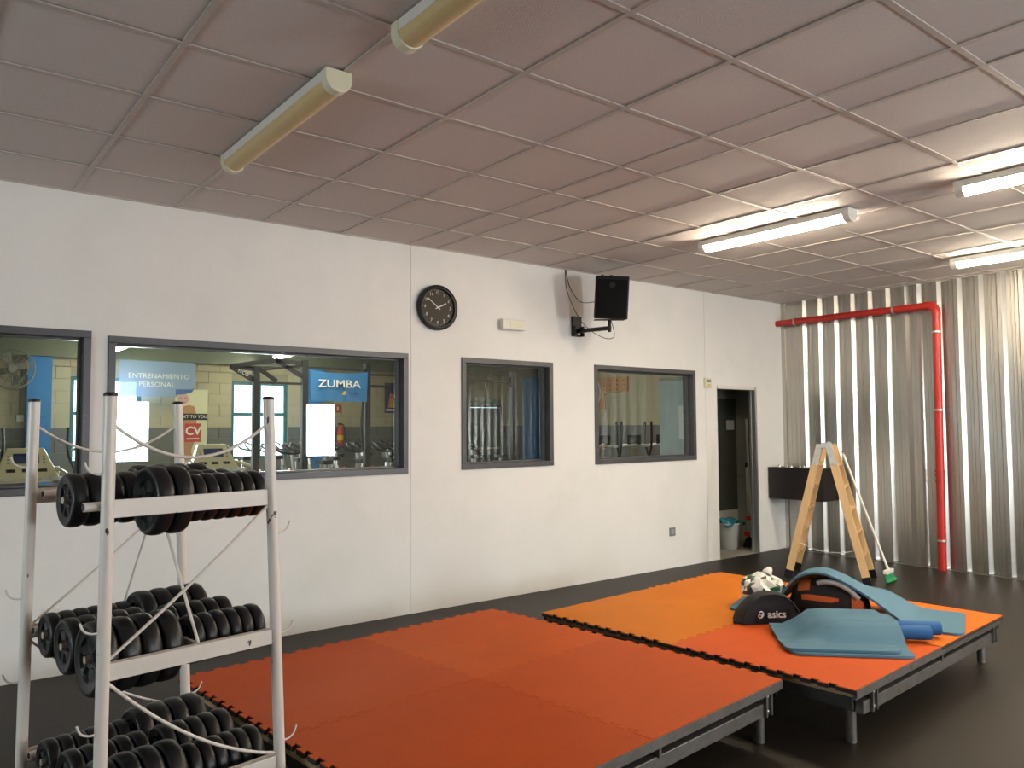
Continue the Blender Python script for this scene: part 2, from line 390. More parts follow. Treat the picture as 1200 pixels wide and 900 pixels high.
for y in YC[1:]: MB().bb(XC[0], XR - .05, y - .012, y + .012, -.0068, -.0012).build('grid_bar', m_grid, ce)
MB().bb(XC[0], XR - .045, -.02, -.001, -.0075, 0).build('edge_angle', m_grid, ce)
MB().bb(XR - .06, XR - .001, YC[-1], -.02, -.0078, 0).build('edge_angle', m_grid, ce)
MB().bb(XL, XC[0] - .004, YF, -.003, 0, .014).bb(XC[0] - .004, XR, YF, YC[-1] - .004, 0, .014).build('plain_ceiling_field', m_tile, ce)

# ------------------------------------------------------------------ setting: room behind the glass
YB = 9.0; BX0 = -1.6; BX1 = 12.0
st(MB().bb(BX0 - .1, BX1 + .1, .0, YB + .2, -.1, 0).build('floor', m_concrete))
wf = struct('wall_far', (0, YB, 0))
FW = [(2.213, 3.283, .90, 2.333), (4.82, 5.89, .90, 2.333)]; FD = (10.0, 11.03, 0, 1.96)
mb = MB(); wall_boxes(mb, BX0, BX1 + .1, 0, 3.0, .022, .16, FW + [FD]); mb.build('wall_core', m_mortar, wf)
mb = MB(); wall_boxes(mb, BX0, .8, 0, 3.0, 0, .022, []); wall_boxes(mb, .8, BX1, 0, .69, 0, .022, FW + [FD]); mb.build('plain_base', m_grey_w, wf)
MB().bb(.8, BX1, 0, .022, 2.69, 3.0).build('plain_top', m_olive, wf)
bk = {}
for row in range(10):
    z0 = .69 + .2 * row; z1 = z0 + .2; m = m_grey_w if row < 4 else m_olive
    ops = [h for h in FW + [FD] if h[2] < z1 - .02 and h[3] > z0 + .02]
    xs = .8; off = .2 if row % 2 else 0
    segs = []; cur = .8
    for h in sorted(ops): segs.append((cur, h[0])); cur = h[1]
    segs.append((cur, BX1))
    for a, b in segs:
        x = a; first = True
        while x < b - .01:
            g = math.floor((x - off + 1e-6) / .4) * .4 + .4 + off; e = min(g, b)
            if b - e < .06: e = b
            w = e - x; k = (row < 4, round(w, 2))
            if k not in bk: bk[k] = MB().bb(-w / 2 + .003, w / 2 - .003, 0, .03, .003, .197).mesh('block', m)
            o = link('block', bk[k], wf); o.location = ((x + e) / 2, rnd.uniform(-.002, .002), z0); x = e
st(MB().bb(BX1, BX1 + .15, .06, YB, 1.49, 3.0).build('wall_far_right', m_olive))
st(MB().bb(BX1, BX1 + .15, .06, YB, 0, 1.49).build('wall_far_right', m_grey_w))
st(MB().bb(BX0 - .15, BX0, .06, YB, 0, 3.0).build('wall_far_left', m_olive))
st(MB().bb(XR + .1, BX1, .0, .13, 0, 3.0).build('wall_back', m_olive))
bc = struct('ceiling.001', (0, 0, 2.96))
MB().bb(BX0 - .1, BX1 + .1, .06, YB + .2, 0, .1).build('ceiling_deck', m_backceil, bc)
for y, b in ((8.86, .33), (7.6, .16), (6.3, .16), (5.0, .16), (3.4, .16)): MB().bb(BX0, BX1, y - .06, y + .06, -b, -.001).build('ceiling_beam', m_beam, bc)
for n, h in enumerate(FW):
    x0, x1, z0, z1 = h; w = struct('window_%d' % (7 + n), (x0, YB + .05, z0)); X = x1 - x0; Z = z1 - z0
    f = MB().bb(0, X, 0, .06, 0, .06).bb(0, X, 0, .06, Z - .06, Z).bb(0, .06, 0, .06, .06, Z - .06).bb(X - .06, X, 0, .06, .06, Z - .06)
    f.bb(X / 2 - .03, X / 2 + .03, 0, .06, .06, Z - .06).bb(.06, X - .06, .005, .055, .80, .86); f.build('window_frame', m_teal, w)
    for a, b in ((.05, X / 2 - .02), (X / 2 + .02, X - .05)):
        for e, g in ((.05, .81), (.85, Z - .05)): MB().bb(a, b, .028, .034, e, g).build('pane', m_clear, w)
dd = struct('door_3', (10.0, YB, 0))
MB().bb(0.0, .05, -.02, .06, 0, 1.96).bb(.98, 1.03, -.02, .06, 0, 1.96).bb(.05, .98, -.02, .06, 1.91, 1.96).build('door_frame', m_rig, dd)
m_door = mat('dark_door', (.075, .08, .095, 1), .35, var=.1)
for k in range(2):
    lf = MB().bb(.052 + k * .465, .512 + k * .465, .0, .045, .005, 1.905).build('door_leaf', m_door, dd)
    MB().bb(.10 + k * .465, .46 + k * .465, -.05, -.02, .97, 1.0).bb(.12 + k * .465, .15 + k * .465, -.03, .0, .95, 1.02).bb(.41 + k * .465, .44 + k * .465, -.03, .0, .95, 1.02).build('push_bar', m_grey_bar, lf)
st(MB().bb(-12, 22, 9.3, 40, -.3, -.2).build('outside_ground', m_ground)); st(MB().bb(-40, 22, -40, -9.3, -.3, -.2).bb(-40, -4.8, -9.3, 9.3, -.3, -.2).build('outside_ground', m_ground))
# trims: blue columns against the far wall
for n, (x0, x1, y0) in enumerate(((1.585, 1.92, 8.78), (6.20, 6.50, 8.78), (11.65, 11.995, 8.6))):
    st(MB().bb(x0, x1, y0, YB - .004, 0, 2.62).build('trim_%d' % (n + 1), m_blue))
# closet behind the doorway
cx0, cx1, cy1 = 7.05, 8.42, .66
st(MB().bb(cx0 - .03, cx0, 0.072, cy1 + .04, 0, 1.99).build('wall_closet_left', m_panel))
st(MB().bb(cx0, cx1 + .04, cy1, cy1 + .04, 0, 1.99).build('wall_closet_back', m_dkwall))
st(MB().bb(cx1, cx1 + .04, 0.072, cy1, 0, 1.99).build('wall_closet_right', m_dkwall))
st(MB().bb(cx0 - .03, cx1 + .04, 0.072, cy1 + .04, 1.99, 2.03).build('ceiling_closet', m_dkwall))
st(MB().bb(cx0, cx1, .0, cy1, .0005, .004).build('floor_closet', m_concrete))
# inner door of the closet
d2 = struct('door_2', (7.88, cy1, 0))
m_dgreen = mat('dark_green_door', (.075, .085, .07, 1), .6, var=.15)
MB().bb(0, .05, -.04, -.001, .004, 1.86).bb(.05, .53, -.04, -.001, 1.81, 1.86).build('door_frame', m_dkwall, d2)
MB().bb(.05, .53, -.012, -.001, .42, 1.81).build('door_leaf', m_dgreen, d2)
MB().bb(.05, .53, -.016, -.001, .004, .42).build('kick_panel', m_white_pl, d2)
MB().bb(.33, .48, -.018, -.012, 1.42, 1.54).build('notice', m_print, d2)

# ------------------------------------------------------------------ platforms
def mat_outline(x0, y0, x1, y1, edges, gap=.0008):
    """jigsaw outline; edges: dict side -> (phase, sign) or None. teeth offset in the + axis direction"""
    N = 23
    def edge(L, spec):
        if spec is None: return [(0, 0), (L, 0)]
        pts = []; p = L / N; k = .009
        pts.append((0, 0))
        for i in range(N):
            a, b = i * p, (i + 1) * p
            if i % 2 == spec: pts += [(a + k * .5, 0), (a - k * .3, .022), (b + k * .3, .022), (b - k * .5, 0)] if 0 < i < N - 1 else []
        pts.append((L, 0)); return pts
    out = []
    for s, d in edge(x1 - x0, edges['bottom']): out.append((x0 + s, y0 + d))
    for s, d in edge(y1 - y0, edges['right']): out.append((x1 + d, y0 + s))
    for s, d in reversed(edge(x1 - x0, edges['top'])): out.append((x0 + s, y1 + d))
    for s, d in reversed(edge(y1 - y0, edges['left'])): out.append((x0 + d, y0 + s))
    cl = []
    for p in out:
        if not cl or (abs(p[0] - cl[-1][0]) + abs(p[1] - cl[-1][1])) > 1e-5: cl.append(p)
    cx = (x0 + x1) / 2; cy = (y0 + y1) / 2
    return [(cx + (x - cx) * (1 - gap * 2), cy + (y - cy) * (1 - gap * 2)) for x, y in cl]
def stage(loc, rz, label, legs, mats, where, shift=0):
    g = 'low orange training platforms'
    t = thing('stage_platform', label, 'platform', loc, rz, g)
    MB().bb(-.998 if not shift else -.98, .985, -.985, .985, .258, .277).build('deck_board', m_ply, t)
    for a in (0, 1):
        s = 1 if a else -1
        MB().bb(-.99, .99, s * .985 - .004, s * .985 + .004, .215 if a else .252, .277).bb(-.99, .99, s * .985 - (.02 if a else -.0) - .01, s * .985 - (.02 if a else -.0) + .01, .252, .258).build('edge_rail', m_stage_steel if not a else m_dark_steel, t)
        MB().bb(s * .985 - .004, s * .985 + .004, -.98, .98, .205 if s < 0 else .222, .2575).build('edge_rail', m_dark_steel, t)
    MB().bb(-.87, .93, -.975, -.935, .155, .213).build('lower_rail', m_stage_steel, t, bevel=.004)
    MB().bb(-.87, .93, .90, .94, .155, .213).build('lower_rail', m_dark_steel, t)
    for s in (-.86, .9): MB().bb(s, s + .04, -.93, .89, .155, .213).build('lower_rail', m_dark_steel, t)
    for k, (x, y) in enumerate(legs):
        MB().tube([(x, y, 0.0), (x, y, .257)], .0245, 16).build('leg', m_stage_steel, t, smooth=40)
    for x in (-.775, .90):
        br = MB().bb(x - .028, x - .018, -.99, -.976, .155, .256).bb(x + .018, x + .028, -.99, -.976, .155, .256).bb(x - .028, x + .028, -.977, -.973, .155, .256).build('bracket', m_stage_steel, t)
        for z in (.175, .24):
            MB().lathe([(.007, 0), (.007, .006), (.004, .008)], 8, Matrix.Translation((x, -.977, z)) @ Matrix.Rotation(PI / 2, 4, 'X')).build('screw', m_screw, br, smooth=40)
    MB().bb(.06, .075, -.985, -.94, .21, .256).build('spacer', m_stage_steel, t)
    # four interlocking foam mats (each can be lifted off)
    for i in range(2):
        for j in range(2):
            e = dict(left=0, right=0 if not (i == 1 and shift) else None, bottom=0 if j else None, top=0)
            if i == 0 and j == 1 and shift: e['top'] = None
            x0, y0 = -1 + i, -1 + j
            ol = mat_outline(x0, y0, x0 + 1, y0 + 1, e)
            o = MB().prism(ol, .2785, .296, mi=1).prism(ol, .296, .3005 + (.0008 if (i + j) % 2 else 0)).build('floor_mat', [m_mat[mats[i * 2 + j]], m_foam_k])
            o.location = loc; o.rotation_euler = (0, 0, rz)
            if shift and i == 1 and j == 0: o.location = Vector(loc) + Rz(rz) @ Vector((.006, .0, 0))
            tag(o, 'orange puzzle foam mat on the %s corner of the %s' % (['near left', 'far left', 'near right', 'far right'][i * 2 + j], where), 'foam mat', 'orange puzzle mats on the platforms')
    MB().bb(-.995, .0 if shift else .995, -1.0045, -1.0015, .262, .2985).build('edge_trim', m_stage_steel, t)
    return t
stage((2.1745, -2.4133, 0), math.radians(5.6), 'low steel platform covered with plain orange foam mats, nearer the weight rack', [(-.83, -.89), (.96, -.90), (-.83, .89), (.96, .89)], 'acbd', 'empty orange platform')
stage((4.3158, -2.5365, 0), math.radians(3.9), 'low steel platform carrying blue exercise mats and bags, near the stepladder', [(-.825, -.892), (.971, -.884), (-.83, .89), (.95, .89)], 'gehf', 'platform holding the bags', 1)

# ------------------------------------------------------------------ weight rack
RA = .164; RC = Vector((.731, -2.364, 0))
def rack_corner(sx, sy, z):
    t = z / 1.591; Wd = .624 + (.542 - .624) * t; Dp = .736 + (.730 - .736) * t
    return Vector((sx * Wd / 2 + .025 * (1 - t), sy * Dp / 2 - .011 * (1 - t), z))
rk = thing('weight_rack', 'white chipped steel rack with three tiers of black weight plates', 'weight rack', RC, RA)
POST = {}
for nm, sx, sy in (('FL', -1, -1), ('FR', 1, -1), ('RL', -1, 1), ('RR', 1, 1)):
    a = rack_corner(sx, sy, 0); b = rack_corner(sx, sy, 1.585); POST[nm] = (a, b)
    p = MB().tube([a, b], .0195, 20, caps=True).build('post', m_steel_w, rk, smooth=40)
    MB().tube([b + Vector((0, 0, -.004)), b + Vector((0, 0, .004)), b + Vector((0, 0, .008))], [.0215, .021, .015], 20).build('end_cap', m_black_plastic, p, smooth=50)
    for z in ((.20, .56, .86, 1.34) if sx < 0 else (.36, .74, 1.1)):
        q = rack_corner(sx, sy, z); dx = sx
        hk = smoothpath([q + Vector((dx * .015, 0, 0)), q + Vector((dx * .035, 0, 0)), q + Vector((dx * .058, 0, .012)), q + Vector((dx * .07, 0, .038))], 4)
        MB().tube(hk, .0035, 8).build('hook', m_steel_w, p, smooth=60)
def pz(nm, z):
    a, b = POST[nm]; return a.lerp(b, z / 1.585)
TIERS = [(1.203, 1.259), (.709, .761), (.263, .315)]
for (z0, z1) in TIERS:
    zc = (z0 + z1) / 2
    for f, (l, r) in (('F', ('FL', 'FR')), ('R', ('RL', 'RR'))):
        a, b = pz(l, zc), pz(r, zc); s = -1 if f == 'F' else 1
        dxy = Vector((.0, s * .002, 0))
        MB().bar(a + Vector((.012, 0, 0)) + dxy, b - Vector((.012, 0, 0)) + dxy, .008, z1 - z0).build('front_beam' if f == 'F' else 'rear_beam', m_steel_w, rk, bevel=.002)
        x0 = a.x - (.058 if f == 'F' else -.03) if z0 > 1 else a.x + .015
        yy = a.y - s * .033
        rl = MB().tube([(x0, yy, zc + .008), (b.x + .005, yy, zc + .008)], .0145, 14).build('shelf_rail', m_steel_w, rk, smooth=40)
        MB().tube([(x0 - .002, yy, zc + .008), (x0 + .004, yy, zc + .008)], .0115, 12).build('end_plug', m_black_plastic, rl, smooth=40)
    MB().bb(.036, .046, pz('FL', zc).y + .04, pz('RL', zc).y - .04, zc - .012, zc + .02).build('cross_member', m_steel_w, rk)
# tie ropes, braces
def rod(name, a, b, r, d=0, side=(0, 0, -1), m=m_steel_w): return MB().tube(sag(a, b, d, 16, side), r, 8).build(name, m, rk, smooth=60)
ins = .017
def on(nm, z, dx=0, dy=0): return pz(nm, z) + Vector((dx, dy, 0))
rod('tie_rod', on('FL', 1.487, ins), on('FR', 1.487, -ins), .0055, .105)
rod('tie_rod', on('RL', 1.487, ins), on('RR', 1.487, -ins), .005, .10)
rod('brace', on('FR', 1.20, -ins), on('FL', .775, ins), .0055, .012)
rod('brace', on('FL', .70, ins), on('FR', .325, -ins), .0055, .055)
rod('brace', on('RR', 1.20, -ins), on('RL', .76, ins), .0045, .01)
rod('brace', on('RL', .70, ins), on('RR', .325, -ins), .0045, .05)
rod('brace', (.041, .01, 1.22), (.041, -.33, .75), .0055, 0)
rod('brace', (.041, .02, 1.22), (.041, .33, .75), .0040, 0)
# pegs and plates
plate_cache = {}
def plate_mesh(D, t):
    k = (round(D, 3), round(t, 3))
    if k in plate_cache: return plate_cache[k]
    R = D / 2; h = t / 2; n = 36
    prof = [(.0145, -h * .55), (.0145, h * .55), (R * .20, h * .62), (R * .26, h * .62), (R * .28, h * .45), (R * .58, h * .45), (R * .62, h * .8), (R * .80, h * .86), (R * .84, h * .94), (R * .90, h * .96), (R * .965, h * .78), (R * .995, h * .4), (R, 0)]
    prof = prof + [(r, -z) for r, z in reversed(prof[1:-1])]
    b = MB(); vs = []; fs = []; P = len(prof)
    for i, (r, z) in enumerate(prof):
        for q in range(n):
            a = 2 * PI * q / n; zz = z
            if abs(abs(z) - h * .45) < 1e-6 and (q % 6) in (0, 1): zz = math.copysign(h * .74, z)   # spokes between the recesses
            vs.append((zz, r * math.cos(a), r * math.sin(a)))
    for i in range(P):
        j = (i + 1) % P
        for q in range(n):
            q2 = (q + 1) % n; fs.append((i * n + q, i * n + q2, j * n + q2, j * n + q))
    b.add(vs, fs); plate_cache[k] = b.mesh('weight_plate', m_vinyl, 45); return plate_cache[k]
PEG_Y = [(-.195, 'front'), (.03, 'middle'), (.24, 'back')]
ORD = 'first second third fourth fifth sixth seventh eighth ninth tenth eleventh'.split()
def seq(a, b, n): return [a + (b - a) * i / max(n - 1, 1) for i in range(n)]
small = [.075, .121, .167, .213, .259, .305]
LAY = {('top', 'front'): [([-.062, .004], .238, .062), (small, .170, .044)],
       ('top', 'middle'): [([-.243, -.185, -.127, -.069, -.011], .186, .054), ([.135, .19, .245, .300], .172, .05)],
       ('top', 'back'): [([.07, .145, .22, .295], .208, .062)],
       ('middle', 'front'): [([-.235, -.166, -.097, -.028], .240, .065), (small, .168, .044)],
       ('middle', 'middle'): [(seq(-.24, -.03, 5), .19, .050), (seq(.09, .30, 5), .166, .048)],
       ('middle', 'back'): [(seq(-.235, .012, 6), .158, .046), (seq(.085, .285, 4), .215, .062)],
       ('lowest', 'front'): [([-.212, -.142, -.072, -.002], .235, .066), (small, .168, .044)],
       ('lowest', 'middle'): [(seq(-.225, -.01, 5), .186, .05), (seq(.085, .305, 5), .182, .05)],
       ('lowest', 'back'): [(seq(-.23, .012, 6), .155, .045), (seq(.08, .285, 4), .215, .064)]}
for ti, tn in enumerate(('top', 'middle', 'lowest')):
    zc = (TIERS[ti][0] + TIERS[ti][1]) / 2 + .004
    for y, pn in PEG_Y:
        gs = LAY[(tn, pn)]; x0 = min(gs[0][0]) - gs[0][2] / 2 - .004; x1 = max(gs[-1][0]) + .035
        MB().tube([(x0, y, zc), (x1, y, zc)], .0125, 12).build('peg', m_peg, rk, smooth=40)
        n = 0
        for xs, D, t in gs:
            for x in xs:
                me = plate_mesh(D, t); o = link('weight_plate', me)
                zz = zc - .0018
                o.location = RC + Rz(RA) @ Vector((x, y, zz)); o.rotation_euler = Euler((rnd.uniform(0, 6.28), rnd.uniform(-.012, .012), RA + rnd.uniform(-.012, .012)))
                sz = 'large' if D > .2 else ('medium' if D > .18 else 'small')
                tag(o, '%s black weight plate, %s from left on the %s peg, %s rack tier' % (sz, ORD[n], pn, tn), 'weight plate', 'black weight plates on the rack'); n += 1

# ------------------------------------------------------------------ wall fittings
ck = thing('wall_clock', 'round black wall clock with white numerals on the white wall', 'clock', (3.485, -.001, 2.46))
MX = Matrix.Rotation(PI / 2, 4, 'X')          # local +Z -> world -Y (towards the room)
MB().lathe([(.186, 0), (.188, .02), (.186, .045), (.180, .05), (.158, .05), (.154, .044), (.154, .024), (.186, .004)], 64, MX, closed=False).build('rim', m_black_plastic, ck, smooth=40)
MB().lathe([(.156, .02), (.156, .028)], 64, MX).build('dial', m_clockf, ck)
m_num = mat('clock_white', (.75, .73, .66, 1), .5)
for k in range(1, 13):
    a = PI / 2 - k * PI / 6
    text_obj('numeral', str(k), .036, m_num, ck, Matrix.Translation((.122 * math.cos(a), -.0295, .122 * math.sin(a) )) @ MX, .001)
tk = MB()
for k in range(60):
    a = 2 * PI * k / 60; L = .010 if k % 5 == 0 else .006
    tk.bar((.150 * math.cos(a), -.0288, .150 * math.sin(a)), ((.150 - L) * math.cos(a), -.0288, (.150 - L) * math.sin(a)), .0016, .0012, (0, 1, 0))
tk.build('minute_track', m_num, ck)
def hand(ang, L, w, y):
    a = PI / 2 - math.radians(ang); d = Vector((math.cos(a), 0, math.sin(a)))
    MB().bar(-d * .025 + Vector((0, y, 0)), d * L + Vector((0, y, 0)), w, .002, (0, 1, 0)).build('hand', m_num, ck)
hand(64, .088, .008, -.034); hand(306, .125, .006, -.037)
MB().lathe([(.008, .028), (.008, .042), (.004, .044)], 16, MX).build('hub', m_num, ck)
el = thing('emergency_light', 'small white emergency bulkhead light right of the wall clock', 'emergency light', (4.27, 0, 2.375))
MB().box((0, -.014, 0), (.255, .028, .088)).build('base', m_cream_pl, el, bevel=.008)
MB().box((0, -.042, 0), (.262, .04, .096)).build('diffuser', m_white_pl, el, bevel=.014)
MB().box((.02, -.0635, .004), (.14, .003, .05)).build('lens', m_cream_pl, el, bevel=.001)
th = thing('thermostat', 'small cream control box on the wall beside the doorway', 'control box', (7.003, 0, 1.942))
MB().box((0, -.015, 0), (.105, .03, .11)).build('case', m_cream_pl, th, bevel=.004)
MB().box((0, -.031, .022), (.07, .003, .03)).build('display', m_socket, th)
MB().box((0, -.031, -.025), (.07, .002, .022)).build('label_plate', m_diff_off, th)
def socket(x, z, w, h, m, label):
    s = thing('wall_socket', label, 'socket', (x, 0, z))
    MB().box((0, -.005, 0), (w, .01, h)).build('plate', m, s, bevel=.002)
    MB().lathe([(.022, .009), (.022, .012), (.018, .012), (.018, .006)], 20, MX).build('socket_ring', m_white_pl, s)
    MB().box((.0, -.0115, 0), (.022, .003, .008)).build('contact', m_grey_bar, s)
socket(6.389, .374, .088, .088, m_socket, 'grey wall socket low on the white wall left of the doorway')
socket(.762, .365, .085, .085, m_white_pl, 'white wall socket low on the wall behind the weight rack')
# speaker bracket + speaker + cables
br = thing('speaker_bracket', 'black steel wall bracket carrying the loudspeaker', 'bracket', (5.055, 0, 2.42))
MB().box((0, -.012, 0), (.115, .024, .19)).build('wall_plate', m_black_plastic, br, bevel=.003)
for s_ in (-1, 1): MB().bb(s_ * .0515 - .0065, s_ * .0515 + .0065, -.06, -.02, -.095, .0).build('cheek', m_black_plastic, br)
MB().bar((0, -.02, -.045), (0.02, -.44, -.055), .035, .035).build('arm', m_black_plastic, br, bevel=.003)
MB().tube([(.02, -.43, -.09), (.02, -.43, .02)], .016, 12).build('pivot', m_black_plastic, br, smooth=40)
MB().bar((-.1, -.36, .018), (.15, -.49, .024), .05, .008).build('top_plate', m_black_plastic, br)
MB().lathe([(.012, 0), (.012, .012), (.006, .014)], 10, Matrix.Translation((-.02, -.06, -.075)) @ MX).build('bolt', m_screw, br)
spk = thing('loudspeaker', 'black loudspeaker tilted down on the wall bracket under the ceiling', 'speaker', (5.075, -.44, 2.449))
spk.scale = (.88, .88, .88); spk.rotation_euler = Euler((math.radians(9), math.radians(3), math.radians(-42)))
cab = MB(); pl = [(-.17, -.13), (.17, -.13), (.17, .02), (.11, .15), (-.11, .15), (-.17, .02)]
cab.prism(pl, 0, .435); cab.build('cabinet', m_black_plastic, spk, bevel=.012)
m_grille = mat('black_grille', (.004, .004, .0045, 1), .7, bump=.5, bscale=400, spec=.15)
MB().box((0, -.134, .21), (.31, .012, .38)).build('grille', m_grille, spk, bevel=.01)
MB().lathe([(.12, .14), (.12, .143), (.105, .146), (.04, .1425)], 32, Matrix.Translation((0, 0, .16)) @ MX).build('woofer_ring', m_grille, spk, smooth=40)
MB().lathe([(.03, .139), (.03, .146), (.018, .147), (.008, .145)], 20, Matrix.Translation((0, 0, .345)) @ MX).build('tweeter', m_rig, spk, smooth=40)
for x in (-.1, -.01): MB().box((x, .0, .44), (.03, .05, .014)).build('top_bracket', m_black_plastic, spk)
m_cable = mat('brown_cable', (.07, .02, .018, 1), .5)
cb = smoothpath([(4.93, -.006, H - .004), (4.97, -.012, 2.80), (5.06, -.05, 2.66), (5.03, -.25, 2.62), (5.0, -.40, 2.63)])
tag(MB().tube(cb, .0035, 6).build('speaker_cable', m_cable, smooth=60), 'thin brown cable looping from the ceiling to the side of the loudspeaker', 'cable')
cb = smoothpath([(4.925, -.005, H - .004), (4.94, -.012, 2.75), (5.02, -.08, 2.5), (5.07, -.2, 2.36), (5.09, -.36, 2.28), (5.14, -.42, 2.29), (5.13, -.42, 2.38), (5.05, -.46, 2.47)])
tag(MB().tube(cb, .0035, 6).build('speaker_cable', m_cable, smooth=60), 'thin dark cable hanging from the ceiling and looping below the bracket arm', 'cable')
# red pipe with elbow and clips
pp = thing('fire_pipe', 'red fire pipe running along the sheet metal wall and down to the floor', 'pipe', (XR - .105, 0, 0))
R0 = .041
hor = [(0, -.002, 2.70), (0, -1.77, 2.70)]
elb = [(0, -1.77 - .085 * math.sin(a), 2.70 - .085 * (1 - math.cos(a))) for a in [i * PI / 2 / 8 for i in range(9)]]
ver = [(0, -1.855, 2.615), (0, -1.83, 0)]
MB().tube(hor, R0 - .004, 18).build('horizontal_run', m_red, pp, smooth=40)
MB().tube([(0, -1.745, 2.7)] + elb + [(0, -1.855, 2.59)], R0 + .004, 18).build('elbow', m_red, pp, smooth=40)
MB().tube(ver, R0, 18).build('vertical_run', m_red, pp, smooth=40)
for z in (.90, .96, 1.0): MB().tube([(0, -1.8385, z - .012), (0, -1.8385, z + .012)], R0 + .007, 18).build('coupling', m_red, pp, smooth=40)
def clip(p, d):
    p = Vector(p); d = Vector(d)
    MB().tube([p - d * .009, p + d * .009], R0 + .006, 18).bar(p + Vector((R0, 0, 0)), p + Vector((.1, 0, 0)), .02, .02).build('pipe_clip', m_zinc, pp, smooth=40)
for y in (-.25, -1.42): clip((0, y, 2.70), (0, 1, 0))
for z in (2.42, 1.62, .30): clip((0, -1.83 - .025 * z / 2.6, z), (0, 0, 1))
# corner shelf box
sb = thing('wall_box', 'dark brown box shelf fixed to the corner of the sheet metal wall', 'shelf', (8.105, -.37, .62))
MB().bb(0, .30, -.33, .355, 0, .345).build('body', m_darkbox, sb, bevel=.002)
MB().bb(-.004, .305, -.334, .358, .345, .362).build('top_board', m_darkbox, sb, bevel=.002)
for k, (x, y, r) in enumerate(((.08, .26, .022), (.12, .19, .018), (.07, .10, .025), (.14, .03, .016), (.09, -.05, .02))):
    tag(MB().lathe([(r, 0), (r * 1.05, .006), (r * .8, .02), (r * .35, .022), (r * .3, .03)], 14, Matrix.Translation((8.105 + x, -.37 + y, .9825))).build('collar', m_zinc, smooth=40), 'small shiny metal collar, %s from the wall on the dark corner box' % ORD[k], 'metal collar', 'metal collars on the corner box')

# ------------------------------------------------------------------ ceiling lights
def tube_light(x, y0, y1, lit, label, zt=H - .008, m_on=None):
    L = y0 - y1; t = thing('tube_light', label, 'ceiling light', (x, y0, zt), 0, 'fluorescent tube fittings')
    w = .055
    def dprof(s): return [(-w * s, 0), (w * s, 0)] + [(w * s * math.cos(a), -.038 - .052 * s * math.sin(a)) for a in [i * PI / 10 for i in range(11)]]
    MY = Matrix(((1, 0, 0, 0), (0, 0, -1, 0), (0, 1, 0, 0), (0, 0, 0, 1)))
    # housing (white tray), diffuser (half round), caps
    MB().bb(-w, w, -L + .04, -.04, -.042, 0).build('housing', m_white_pl, t, bevel=.003)
    dp = [(w * .94 * math.cos(a), -.042 - .045 * math.sin(a)) for a in [i * PI / 12 for i in range(13)]]
    MB().prism([(a, b) for a, b in dp], .045, L - .045, MY).build('diffuser', (m_on or m_diff_on) if lit else m_diff_off, t, smooth=50)
    for a, b in ((0, .05), (L - .05, L)): MB().prism(dprof(1.06), a, b, MY).build('end_cap', m_cream_pl if not lit else m_white_pl, t, bevel=.003)
    return t
tube_light(1.395, -1.215, -2.54, False, 'unlit tube light with yellowed cover above the white wall, farther of two')
tube_light(1.44, -2.99, -4.3, False, 'unlit tube light with yellowed cover at the top edge of the photo')
tube_light(5.08, -1.485, -2.75, True, 'lit tube light over the bag platform, nearest the white wall')
tube_light(5.08, -3.42, -4.74, True, 'lit tube light cut by the right edge, the upper one')
tube_light(7.41, -2.42, -3.74, True, 'lit tube light nearest the sheet metal wall, the lower one at right')
for x, y, lb in ((5.08, -5.4, 'unseen tube light added for brightness beyond the right edge, over the near floor'), (7.41, -4.4, 'unseen tube light added for brightness beyond the right edge, along the sheet metal wall')): tube_light(x, y, y - 1.32, True, lb)  # extra lit tubes out of view, added to give the room light
for x, y, lb in ((2.74, 8.3, 'lit tube light in the back room, left end of the long window'), (5.36, 8.3, 'lit tube light in the back room, above the training rig'), (4.2, 4.2, 'unseen tube light added to brighten the back room close to the long window'), (8.6, 4.2, 'unseen tube light added to brighten the back room over the cross trainers')):  # last two are unseen, added to brighten the back room
    tube_light(x, y, y - (.75 if y > 8 else 1.3), True, lb, 2.80 if y > 8 else 2.95, m_diff_back)

# ------------------------------------------------------------------ stepladder and broom
lad = thing('stepladder', 'folding wooden stepladder standing by the dark corner box', 'ladder')
wv = Vector((.925, .38, 0)).normalized()
TOP = Vector((7.16, -1.305, 1.27))
def ladder_side(base, name, n, tw, bw, top):
    base = Vector(base); ax = (top - base).normalized(); nrm = wv.cross(ax).normalized()
    for s in (-1, 1):
        a = base + wv * s * bw; b = top + wv * s * tw
        rl = MB().bar(a + (b - a) * .045, b, .024, .07, nrm).build('side_rail', m_wood, lad, bevel=.003)
        MB().bar(a, a + (b - a) * .06, .029, .076, nrm).build('rubber_foot', m_black_plastic, rl, bevel=.003)
        MB().bar(a + (b - a) * .86 + wv * s * .014, b + wv * s * .014 + ax * .02, .004, .055, nrm).build('hinge_plate', m_zinc, rl, bevel=.001)
        for f in (.87, .93, .985):
            c = a + (b - a) * f + wv * s * .018
            MB().tube([c, c + wv * s * .008], .011, 10).build('bolt', m_screw, rl)
    for k in range(n):
        f = .2 + .165 * k; c = base.lerp(top, f); hw = bw + (tw - bw) * f - .012
        MB().bar(c - wv * hw, c + wv * hw, .075 if name else .06, .022, (0, 0, 1)).build('tread', m_wood, lad, bevel=.002)
BL = (7.07, -.955, 0); BR = (7.245, -1.665, 0)
off = (Vector(BR) - Vector(BL)).normalized() * .045
ladder_side(BL, 1, 5, .15, .235, TOP - off); ladder_side(BR, 0, 5, .165, .225, TOP + off)
hd = MB()
for s in (-1, 1): hd.tube([TOP + wv * s * .165 + Vector((0, 0, .012)), TOP + wv * s * .18 + Vector((0, 0, .012))], .028, 14)
hd.build('hinge_disc', m_zinc, lad, smooth=40)
